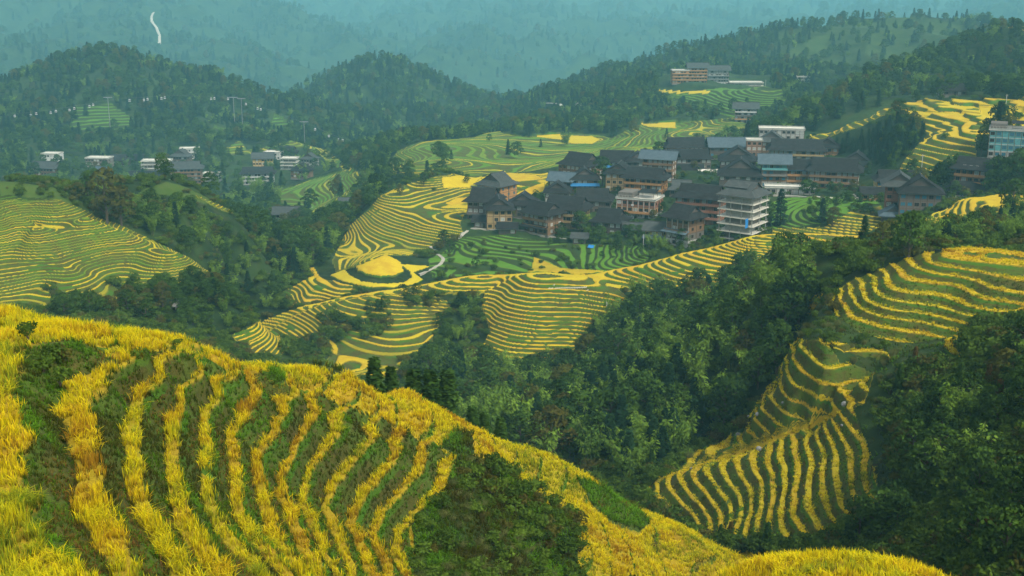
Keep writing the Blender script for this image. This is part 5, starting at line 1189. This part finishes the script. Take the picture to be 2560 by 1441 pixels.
    house("unfinished open concrete block with six floor slabs and grey roof", "building", "concrete_building", 1836, 600, 408, 12, 11, 6, -36, roof="hip", rkey="tile_grey", frame=True, extra=(("upper",),))
    V("small house with a bright white roof sheet in the village middle", 1787, 472, 535, 8, 7, 2, 2, wall="concrete", roof="shed", rkey="pale", group=g, bal=(1,))
    V("large dark house with steep double roof behind the white sheet roof", 1844, 430, 575, 14, 12, 2, -8, wall="dark", roof="gable_y", group=g)
    V("large dark house with gable just above the concrete block", 1850, 470, 530, 15, 11, 2, -10, wall="dark", roof="gable_y", group=g)
    V("tiny hut with bright blue roof and orange wall", 1886, 452, 545, 5, 4, 1, -20, wall="orange", roof="shed", rkey="blue", group=g)
    V("grey blue roofed house with two gables in the back row", 1824, 394, 612, 17, 9, 2, 0, wall="dark", roof="gable_x", rkey="metal_blue", group=g, win="blue")
    V("narrow bare brick tower house beside the long ochre one", 1884, 405, 590, 6.5, 6, 4, -8, wall="brick", roof="flat", group=g)
    house("flat roofed concrete guesthouse carrying three white sign characters", "building", "guesthouse", 1952, 376, 628, 21, 9, 4, -10, roof="flat", wall="concrete", win="dark")
    V("house with pale grey gable roof in front of the concrete guesthouse", 1926, 394, 606, 11, 8, 3, -14, wall="brown", roof="gable_y", rkey="tile_grey", group=g, win="curtain")
    V("long ochre house with many small panes under a huge dark roof", 1990, 416, 580, 22, 10, 3, -10, wall="ochre", bal=(2,), win="curtain", group=g)
    V("four storey house with glazed blue balconies and flat sheet roof", 1934, 470, 520, 9, 7, 4, -8, wall=("concrete", "brown", "grey", "teal"), roof="gable_x", rkey="metal_blue", bal=(2, 3), win="blue", group=g)
    V("bright orange timber house with a blue eave strip", 1994, 470, 516, 14, 8, 3, -10, wall=("concrete", "orange", "orange"), bal=(1, 2), win="curtain", group=g, extra=(("edge", "blue"),))
    V("wide brown house with two balcony rows, rightmost above the green terraces", 2082, 474, 514, 17, 10, 3, -17, wall="brown", bal=(1, 2), win="curtain", group=g)
    V("dark gabled house among trees, farthest right of the village back", 2138, 430, 570, 13, 11, 1, -20, wall="dark", roof="gable_y", group=g)
    V("half hidden dark house with an orange gable right of the long ochre house", 2066, 396, 600, 9, 8, 2, -20, wall="orange", roof="gable_y", group=g)
    V("low stone terrace building with dark openings under the orange house", 1975, 487, 500, 17, 5, 1, -8, wall="concrete", roof="flat", group=g)
    V("yellow plastered house with wide dark roof, left of the right hand group", 2240, 487, 445, 14, 8, 2, -8, wall="yellow", win="blue")
    house("long open restaurant shed with glowing pale counter", "shed", "restaurant_shed", 2200, 503, 428, 12, 4, 1, -8, roof="gable_x", wall="orange", win="curtain")
    V("narrow brown house under grey green gable roof beside the big hipped house", 2244, 540, 408, 8, 9, 4, -14, wall="red", roof="gable_y", rkey="tile_grey", bal=(2,))
    V("big grey timber house with blue panes and a low hipped roof", 2298, 541, 400, 12.5, 10, 3, -13, wall="grey", roof="gable_y", win="blue")
    house("small sheet roofed shed below the narrow brown house", "shed", "garden_shed", 2232, 560, 392, 7, 6, 1, -14, roof="gable_y", rkey="metal_blue", wall="dark")
    V("orange balcony house with three skylights on the right slope", 2422, 477, 452, 10, 8, 3, -34, wall="orange", bal=(1, 2), group=None, extra=(("sky",), ("edge", "metal_blue")))
    V("low house with pale curved canopy below the skylight house", 2416, 514, 432, 11, 6, 2, -14, wall="grey", extra=(("lean", 1, "pale"),))
    house("modern teal glass building with white roof edge at the right border", "building", "glass_building", 2524, 396, 455, 15, 9, 4, -22, roof="flat", wall=("concrete", "teal", "teal", "teal"), win="blue", extra=(("terrace",),))
    house("small dark roofed pavilion on the forested hill", "pavilion", "pavilion", 2382, 240, 650, 12, 7, 1, -6, roof="hip", wall="grey")
    house("stilted granary with pale roof beside the village path", "granary", "granary", 1582, 592, 420, 5.5, 4.5, 1, -8, roof="gable_x", rkey="tile_grey", wall="brown", extra=(("stilts", 3.5),))
    house("open roadside shed with flat dark roof at the path's left bend", "shed", "roadside_shed", 1268, 588, 430, 6, 3.5, 1, -6, roof="gable_x", wall="dark")
    house("small dark shed by the top of the stone steps", "shed", "roadside_shed", 1202, 571, 440, 5, 4, 1, -10, roof="gable_x", wall="grey")
    house("tumbledown shack below the village path", "shack", "shack", 1448, 612, 424, 4.5, 3.5, 1, -8, roof="shed", wall="grey", rkey="tile_grey")
    # far valley hamlet
    f = "houses of the hazy far hamlet"
    F = lambda label, px, py, d, W, D, st, yaw, **k: house(label, "house", "hamlet_house", px, py, d, W, D, st, yaw, group=f, lod=0, **k)
    F("pale flat roofed house alone at the hamlet's left end", 125, 404, 900, 12, 8, 2, -8, wall="white", roof="flat")
    F("low long roofed house among trees under the pale one", 106, 440, 840, 19, 9, 2, -12, wall="brown", rkey="tile_grey")
    F("grey brown block with a white topped parapet, left part of hamlet", 243, 424, 860, 16, 9, 3, -8, wall="grey", roof="flat")
    F("dark house with sheet lean-to right of the grey brown block", 292, 420, 890, 13, 9, 2, -6, wall="dark")
    F("small dark roofed house higher up in the hamlet's left half", 345, 408, 905, 10, 8, 1, -4, wall="dark")
    F("house with pale sheet roof below the grey brown block", 246, 440, 830, 9, 7, 1, -30, wall="grey", roof="gable_x", rkey="metal_blue")
    F("wide block with four white floor bands in the hamlet", 391, 440, 860, 19, 9, 4, 3, wall="concrete", roof="flat", frame=True)
    F("grey gabled house behind the tall brown block", 448, 418, 890, 12, 9, 3, -10, wall="grey", rkey="tile_grey", roof="gable_y")
    F("bright white house with flat roof at the hamlet's upper edge", 475, 398, 905, 14, 9, 3, 12, wall="white", roof="flat", win="dark")
    F("tall brown five storey block under a blue grey roof", 466, 470, 850, 19, 10, 5, 8, wall="brown", roof="hip", rkey="tile_grey", bal=(1, 2, 3, 4))
    F("long low dark house in front of the hamlet", 365, 464, 800, 24, 9, 2, 3, wall="dark", win="curtain")
    F("small open flat roofed frame right of the tall brown block", 527, 454, 830, 11, 7, 2, -4, frame=True, roof="flat")
    F("orange house with grey roof in the right half of the hamlet", 658, 423, 870, 14, 9, 3, 8, wall="yellow", rkey="tile_grey", roof="gable_x")
    F("white posted house with wide dark roof, lowest of the right half", 645, 462, 830, 20, 9, 3, 6, wall="white", bal=(1, 2))
    F("white flat roofed house at the top of the right half", 680, 408, 895, 12, 9, 3, -8, wall="white", roof="flat")
    F("open white concrete frame with flat roof, right half of hamlet", 722, 424, 865, 11, 8, 3, -4, frame=True, roof="flat")
    F("grey house with small white roof box at the hamlet's right end", 770, 416, 885, 10, 8, 2, -14, wall="concrete", roof="gable_y", rkey="tile_grey")
    F("brown gabled house below the open white frame", 748, 446, 840, 12, 9, 2, -16, wall="brown", roof="gable_y")
    F("dark roofed house behind the open white frame", 716, 398, 905, 13, 9, 2, -4, wall="dark")
    F("pale three storey house standing apart below the gold diamond field", 722, 572, 640, 12, 7, 3, 3, wall="concrete", roof="gable_x", rkey="tile_grey", bal=(1, 2), win="curtain")
    F("small two storey house at the left foot of the terraced spur", 878, 535, 640, 8.5, 6, 2, 8, wall="grey", roof="gable_x", rkey="tile_grey", bal=(1,))
    F("low pale sheet roofed house beside the apart three storey one", 812, 548, 660, 13, 7, 1, -6, wall="grey", roof="gable_x", rkey="pale")
    h = "hotel blocks on the far hill"
    Ht = lambda label, px, py, d, W, D, st, yaw, **k: house(label, "hotel", "hotel_block", px, py, d, W, D, st, yaw, group=h, lod=0, **k)
    Ht("reddish balcony block, left one of the three hill hotels", 1701, 209, 1000, 13, 9, 4, 2, wall="orange", bal=(1, 2, 3), roof="flat")
    Ht("taller reddish block with sheet roof, middle of the three hill hotels", 1744, 209, 1000, 14.5, 9, 5, 2, wall="orange", bal=(1, 2, 3, 4), roof="gable_x", rkey="tile_grey")
    Ht("stone grey block with two step roof, right of the three hill hotels", 1795, 214, 995, 17, 9, 5, 2, wall="concrete", bal=(2, 3), roof="gable_x", rkey="tile_grey", win="curtain", extra=(("lean", 3, "tile_grey"),))
    house("flat open deck on posts beside the hill hotels", "building", "deck_building", 1866, 223, 985, 27, 12, 2, -3, frame=True, roof="flat", lod=0)
    house("half built frame with bare earth behind, right of the hill hotels", "building", "building_frame", 2008, 216, 985, 10, 8, 3, -8, frame=True, roof="flat", lod=0)
    house("pale balcony house below the hill hotels beside the forest", "house", "hillside_house", 1863, 309, 850, 14, 9, 4, -10, wall=("concrete", "orange", "grey", "white"), bal=(1, 2, 3), roof="gable_x", rkey="tile_grey", win="curtain", lod=0)
# ------------------------------------------------------------------ paths, poles, cable cars and other small things
M.update({"path": wood("pale_path_stone", (.44, .42, .34), (.33, .31, .25), False), "dirt": wood("pale_road_dirt", (.50, .47, .38), (.42, .38, .30), False), "earth": wood("bare_red_earth", (.42, .25, .13), (.34, .19, .10), False),
 "steel": flatm("grey_steel", (.20, .21, .22), .5, .3), "gondola": flatm("white_cabin_paint", (.62, .62, .60), .3, .5), "redcloth": flatm("red_cloth", (.60, .03, .02), .8), "tarp": flatm("blue_tarp", (.02, .20, .50), .6),
 "rock": wood("pale_rock", (.27, .27, .25), (.17, .17, .155), False), "cloth": flatm("white_cloth", (.75, .75, .72), .8), "sign": flatm("white_sign_panel", (.78, .80, .82), .5)})
def at_d(px, py, d):
    x, y, w = ray(px, py); h = math.hypot(x, y); return Vector((x / h * d, y / h * d, w / h * d))
def ribbon(name, s, width, key, d=None, lift=.12, label=None, cat=None):
    v = [float(t) for t in s.split()]; pts = [on_ground(v[i], v[i + 1]) if d is None else at_d(v[i], v[i + 1], d) for i in range(0, len(v), 2)]
    fine = []
    for a, b in zip(pts, pts[1:]):
        n = max(2, int((b - a).length / 1.5))
        for k in range(n):
            p = a.lerp(b, k / n); fine.append(Vector((p.x, p.y, 0)))
    fine.append(Vector((pts[-1].x, pts[-1].y, 0)))
    for _ in range(2): fine = [fine[0]] + [(fine[i - 1] + fine[i] * 2 + fine[i + 1]) / 4 for i in range(1, len(fine) - 1)] + [fine[-1]]
    co = []
    for i, p in enumerate(fine):
        t = (fine[min(i + 1, len(fine) - 1)] - fine[max(i - 1, 0)]).normalized(); n_ = Vector((-t.y, t.x, 0)) * width / 2
        zz = max(float(full_height(np.array([p.x + sx * n_.x]), np.array([p.y + sx * n_.y]))[0][0]) for sx in (-1, 0, 1)) + lift + (1.2 if d else 0)
        co += [(p.x - n_.x, p.y - n_.y, zz), (p.x + n_.x, p.y + n_.y, zz), (p.x + n_.x, p.y + n_.y, zz - .8), (p.x - n_.x, p.y - n_.y, zz - .8)]
    f = []
    for i in range(len(fine) - 1):
        a = i * 4; f += [(a, a + 4, a + 5, a + 1), (a + 1, a + 5, a + 6, a + 2), (a + 3, a + 7, a + 4, a)]
    o = link(name, np_mesh(name, co, [np.array(f)], [M[key]])); tag(o, label, cat, kind="structure"); return o
def build_small():
    ribbon("village_path", "1178 577 1215 577 1290 578 1312 582 1345 589 1400 598 1440 604", 1.5, "path")
    ribbon("village_path", "1486 606 1520 603 1562 592 1600 585", 1.4, "path")
    ribbon("stone_steps", "1172 574 1155 590 1142 602", 1.8, "path")
    ribbon("stone_steps", "1076 626 1090 628 1100 642 1110 656 1100 668 1075 680 1048 692", 1.2, "path")
    ribbon("village_path", "1934 489 1990 492 2060 497 2150 500 2190 505", 1.4, "path")
    ribbon("village_path", "2108 474 2130 487 2150 500", 1.4, "path")
    ribbon("mountain_road", "377 27 385 38 379 48 382 62 392 78 399 95 398 116", 5.5, "dirt", lift=2.5)
    ribbon("hill_road", "1905 209 1930 212 1950 208 1985 218 1996 220", 3.5, "dirt", lift=1.0)
    ribbon("hill_road", "1368 273 1400 277 1455 282", 2.5, "dirt", lift=5.0)
    ribbon("gully_path", "460 764 447 778 434 790", 1.0, "stone", lift=1.6)
    # cable way on the far hill
    pyl = []
    for px, top, bot, lb in ((272, 243, 277, "cable pylon with cross arm, leftmost on the far forest hill"), (584, 243, 262, "cable pylon on the shoulder of the far forest hill"), (604, 246, 268, "cable pylon just right of the shoulder one"), (761, 304, 334, "cable pylon low in the gap between the two forest hills")):
        dd = 1040 if px < 700 else 980
        p = at_d(px, bot, dd); hgt = at_d(px, top, dd).z - p.z; b = MB()
        t = bpy.data.objects.new("cable_pylon", None); COL.objects.link(t); t.location = p; tag(t, lb, "pylon", "pylons of the cable way")
        MB().bar((0, 0, -14), (0, 0, hgt), .26, "steel").build("mast", t)
        MB().box(-3.4, 3.4, -.3, .3, hgt - .6, hgt, "steel").build("cross_arm", t); pyl.append(p + Vector((0, 0, hgt)))
    cars = [(21, 293), (37, 290), (77, 288), (91, 284), (127, 282), (140, 278), (174, 275), (186, 271), (224, 266), (233, 262), (324, 251), (360, 250), (369, 248), (404, 246), (412, 244), (528, 247), (536, 246), (570, 247), (615, 260), (644, 271), (652, 273), (788, 323), (822, 340), (847, 349), (857, 351), (880, 360), (911, 371)]
    base = None
    for px, py in cars:
        p = at_d(px, py + 3, 1040 if px < 700 else 980)
        t = bpy.data.objects.new("cable_car", None); t.scale = (.75,) * 3; COL.objects.link(t); t.location = p
        tag(t, "small white cable car cabin hanging before the far forest hill", "cable car", "cable cars on the far cable way")
        if base is None:
            c = MB().box(-.9, .9, -.8, .8, 0, 1.9, "gondola").box(-.93, .93, -.83, .83, .8, 1.5, "pane").box(-.75, .75, -.65, .65, 1.9, 2.1, "gondola"); base = (c.build("cabin", t).data, MB().bar((0, 0, 2.1), (0, 0, 3.8), .09, "steel").build("hanger", t).data)
        else: link("cabin", base[0], t); link("hanger", base[1], t)
    for grp in (cars[:18], cars[18:]):
        b = MB()
        for (a, c) in zip(grp, grp[1:]): b.bar(at_d(a[0], a[1] + 3, 1040 if a[0] < 700 else 980) + Vector((0, 0, 2.85)), at_d(c[0], c[1] + 3, 1040 if c[0] < 700 else 980) + Vector((0, 0, 2.85)), .05, "steel")
        o = b.build("haul_cable"); tag(o, "thin haul cable %s the cable car cabins" % ("of the left hill carrying" if grp is cars[:18] or grp[0] == cars[0] else "dropping to the valley with"), "cable")
    # poles
    for px, top, bot, d, lb in ((2303, 386, 434, 460, "slim pale pole before the lower right rice steps"), (2170, 380, 410, 560, "thin pole beside the trees right of the village"), (1766, 220, 245, 985, "pale pole at the edge of the hill hotel field"), (2512, 236, 290, 560, "dark pole by the big tree at the upper right"), (1608, 586, 622, 404, "white pole left of the little yellow house"), (1914, 200, 214, 985, "pole at the bend of the hill road")):
        p = at_d(px, bot, d); hgt = at_d(px, top, d).z - p.z; t = bpy.data.objects.new("utility_pole", None); COL.objects.link(t); t.location = p; tag(t, lb, "pole")
        MB().bar((0, 0, -3), (0, 0, hgt), .12, "fascia").build("shaft", t); MB().box(-.7, .7, -.05, .05, hgt - .7, hgt - .58, "steel").build("crossbar", t)
    p = at_d(1817, 358, 640); t = bpy.data.objects.new("flag", None); COL.objects.link(t); t.location = p; tag(t, "bright red flag above the village roofs", "flag")
    MB().bar((0, 0, -4), (0, 0, 2.6), .05, "steel").build("flagpole", t)
    fl = MB(); 
    for i in range(6): fl.poly([(.05 + i * .3, .12 * math.sin(i), .9 - .04 * i), (.35 + i * .3, .12 * math.sin(i + 1), .86 - .04 * i), (.35 + i * .3, .12 * math.sin(i + 1), 2.46 - .04 * i), (.05 + i * .3, .12 * math.sin(i), 2.5 - .04 * i)], "redcloth", 0)
    fl.build("cloth", t)
    p = at_d(1925, 462, 514); t = bpy.data.objects.new("parasol", None); COL.objects.link(t); t.location = p + Vector((0, -1.6, .6)); tag(t, "blue parasol on the terrace of the glazed balcony house", "parasol")
    MB().bar((0, 0, 0), (0, 0, 2.2), .04, "steel").build("pole", t); cn = MB()
    for i in range(8):
        a, c = i * math.pi / 4, (i + 1) * math.pi / 4; cn.poly([(1.4 * math.cos(a), 1.4 * math.sin(a), 1.8), (1.4 * math.cos(c), 1.4 * math.sin(c), 1.8), (0, 0, 2.4)], "tarp", .03)
    cn.build("canopy", t)
    def sheet(nm, px, py, d, w, h, key, label, cat, tilt=0, yaw=-25, off=-.3):
        p = at_d(px, py, d); b = MB(); n = 5
        for i in range(n): b.poly([(-w / 2 + w * i / n, .08 * math.sin(i * 2), 0), (-w / 2 + w * (i + 1) / n, .08 * math.sin(i * 2 + 2), 0), (-w / 2 + w * (i + 1) / n, tilt + .08 * math.sin(i * 2 + 2.5), h), (-w / 2 + w * i / n, tilt + .08 * math.sin(i * 2 + .5), h)], key, .02)
        o = b.build(nm, None, p); o.rotation_euler = (0, 0, R(yaw)); tag(o, label, cat)
    sheet("tarp", 1866, 571, 397, 1.9, 3.1, "tarp", "bright blue tarp hanging on the open concrete block", "tarp", 0, 54)
    sheet("tarp", 1476, 620, 418, 2.2, .8, "tarp", "blue tarp on the ground below the shack", "tarp", 1.2)
    sheet("tarp", 1893, 235, 930, 5, 1.2, "tarp", "pale blue tarp on the far hotel terraces", "tarp", 2.0)
    sheet("sheet_cover", 2258, 436, 466, 4.5, .8, "cloth", "white plastic sheet behind the yellow plastered house", "sheet", 1.5)
    sheet("laundry", 2394, 462, 442, 1.4, 1.6, "cloth", "white washing hung beside the skylight house", "laundry")
    sheet("laundry", 1650, 467, 502, 1.6, 1.1, "cloth", "white washing hung at the orange balcony house", "laundry")
    sheet("canvas", 2224, 500, 424, 2.6, 1.4, "cloth", "white canvas by the open restaurant shed", "canvas", .8)
    # rooftop characters of the guesthouse, each standing on its own frame
    strokes = ([(0, .5, 1.6, .5), (.25, .1, .25, 1.9), (0, 1.0, .5, 1.1), (.6, 1.5, 1.6, 1.5), (1.1, 1.0, 1.1, 1.95), (.6, 1.0, 1.6, 1.0), (1.25, .1, 1.25, 1.0)],
               [(.2, 1.8, 1.5, 1.8), (.3, .1, .3, 1.8), (1.4, .1, 1.4, 1.8), (.3, 1.25, 1.4, 1.25), (.3, .75, 1.4, .75), (.1, .45, 1.6, .45)],
               [(.3, .1, .3, 1.9), (0, 1.4, .6, 1.4), (0, .7, .3, 1.2), (.8, 1.6, 1.6, 1.6), (1.2, 1.1, 1.2, 1.95), (.8, 1.15, 1.6, 1.15), (.7, .6, 1.7, .6), (.9, .1, 1.5, .9)])
    for (px, py), st_, lb in zip(((1970, 330), (1981, 330.5), (1993, 331.5)), strokes, ("left", "middle", "right")):
        p = at_d(px, py, 622); t = bpy.data.objects.new("rooftop_sign", None); COL.objects.link(t); t.location = p; t.rotation_euler = (0, 0, R(-10)); tag(t, "white rooftop character on a frame, %s of three on the concrete guesthouse" % lb, "sign", "rooftop characters of the guesthouse")
        b = MB()
        for x0, z0, x1, z1 in st_: b.bar((x0 - .8, 0, z0), (x1 - .8, 0, z1), .13, "sign")
        b.build("character", t); MB().bar((-.8, .25, -.9), (-.6, .2, 1.6), .05, "steel").bar((.8, .25, -.9), (.6, .2, 1.6), .05, "steel").bar((-.8, .2, .6), (.8, .2, .6), .04, "steel").build("support_frame", t)
    # boulders on the fan of strips
    for i, (px, py, s, lb) in enumerate(((1873, 1045, .9, "pale boulder beside the bright bush above the fan of strips"), (1893, 1042, .8, "pale boulder right of its twin above the fan of strips"), (1846, 1090, 1.1, "leaning pale boulder on the slope left of the fan"), (1957, 1011, .6, "small grey boulder on the fan's upper bank"), (2112, 1022, 1.1, "grey boulder at the right end of the fan's spine"), (1897, 1124, .9, "dark grey boulder below the fan's bright spine"), (1729, 1176, .8, "pale boulder on the fan's spine near its left tip"), (2104, 1071, .5, "small boulder among the fan's right strips"))):
        p = on_ground(px, py); b = MB(); rr = random.Random(i); me = bpy.data.meshes.new("boulder"); import bmesh
        bm = bmesh.new(); bmesh.ops.create_icosphere(bm, subdivisions=2, radius=1)
        for v in bm.verts: v.co = Vector((v.co.x * s * .5, v.co.y * s * .4, v.co.z * s * .34)) * rr.uniform(.82, 1.15)
        bm.to_mesh(me); bm.free(); me.materials.append(M["rock"]); o = link("boulder", me, None, p + Vector((0, 0, .12)), rr.uniform(0, 6)); tag(o, lb, "boulder", "boulders around the fan of strips")
    # the hooked post right of the fan
    p = on_ground(2175, 1192); t = MB().bar((0, 0, -.4), (.12, 0, 1.25), .05, "door").bar((.12, 0, 1.25), (.75, 0, 1.3), .045, "door").build("hooked_post", None, p); tag(t, "dark hooked wooden post on the green bank right of the fan", "post")
    # the white truck-like cart behind the ridge crest, and the pale bunch at the bowl's right edge
    p = at_d(1574, 664, 392); t = bpy.data.objects.new("utility_truck", None); COL.objects.link(t); t.location = p; t.rotation_euler = (0, 0, R(8)); tag(t, "small white truck half hidden behind the gold ridge crest", "truck")
    MB().box(-1.6, .3, -.8, .8, .4, 1.1, "gondola").build("cargo_bed", t); MB().box(.35, 1.5, -.75, .75, .4, 1.75, "gondola").box(.5, 1.52, -.77, .77, 1.05, 1.55, "pane").build("cab", t)
    wm = None
    for sx in (-1.0, 1.0):
        for sy in (-.75, .75):
            b = MB(); n = 10
            for k in range(n):
                a, c = 2 * math.pi * k / n, 2 * math.pi * (k + 1) / n
                b.poly([(.4 * math.cos(a), -.1, .4 * math.sin(a)), (.4 * math.cos(a), .1, .4 * math.sin(a)), (.4 * math.cos(c), .1, .4 * math.sin(c)), (.4 * math.cos(c), -.1, .4 * math.sin(c))], "door").poly([(0, -.1, 0), (.4 * math.cos(a), -.1, .4 * math.sin(a)), (.4 * math.cos(c), -.1, .4 * math.sin(c))], "door").poly([(0, .1, 0), (.4 * math.cos(c), .1, .4 * math.sin(c)), (.4 * math.cos(a), .1, .4 * math.sin(a))], "door")
            b.build("wheel", t, (sx, sy, .4))
    p = on_ground(1516, 772) + Vector((0, 0, .8)); b = MB()
    for k in range(9):
        a = k * .7; b.bar((0, 0, -.6), (.42 * math.cos(a), .42 * math.sin(a), .25 + .2 * (k % 3)), .09, "cloth")
    tag(b.build("straw_bundle", None, p), "pale straw bundle standing at the curved terraces' right edge", "straw bundle")
    b = MB()
    for k in range(24):
        x_, y_ = 1372 + k * 4.2, 729 + 3 * math.sin(k * 1.7); q = on_ground(x_, y_); b.bar(q + Vector((0, 0, .2)), q + Vector((.15, 0, .9)), .05, "cloth").bar(q + Vector((-.3, 0, .55)), q + Vector((.35, 0, .7)), .05, "cloth")
    tag(b.build("white_flowers", None), "row of small white flowers along a middle rice step", "flowers", kind="stuff")
# ------------------------------------------------------------------ haze
def build_haze():
    x0, x1, y0, y1, z0, z1 = -4200, 4200, -60, 7200, float(CZ.min()) - 40, max(22.0, float(CZ.max()) + 45)
    co = [(x, y, z) for x in (x0, x1) for y in (y0, y1) for z in (z0, z1)]
    f = [(0, 1, 3, 2), (4, 6, 7, 5), (0, 4, 5, 1), (2, 3, 7, 6), (0, 2, 6, 4), (1, 5, 7, 3)]
    N = NT("haze_air")
    v = N.n("ShaderNodeVolumePrincipled")
    v.inputs["Color"].default_value = (0.32, 0.80, 0.92, 1); v.inputs["Density"].default_value = HAZE; v.inputs["Anisotropy"].default_value = 0.0
    N.link(v.outputs[0], N.out.inputs["Volume"])
    me = np_mesh("haze", co, [np.array(f)], [N.m])
    tag(link("haze", me), "pale blue-green haze filling the valley air", "haze", kind="stuff")
HAZE = 0.00020

terrain = build_terrain(q=1.0)
terrain.data.materials.append(terrain_material())
build_village()
build_small()
build_rice_and_grass()
build_plants()
build_haze()
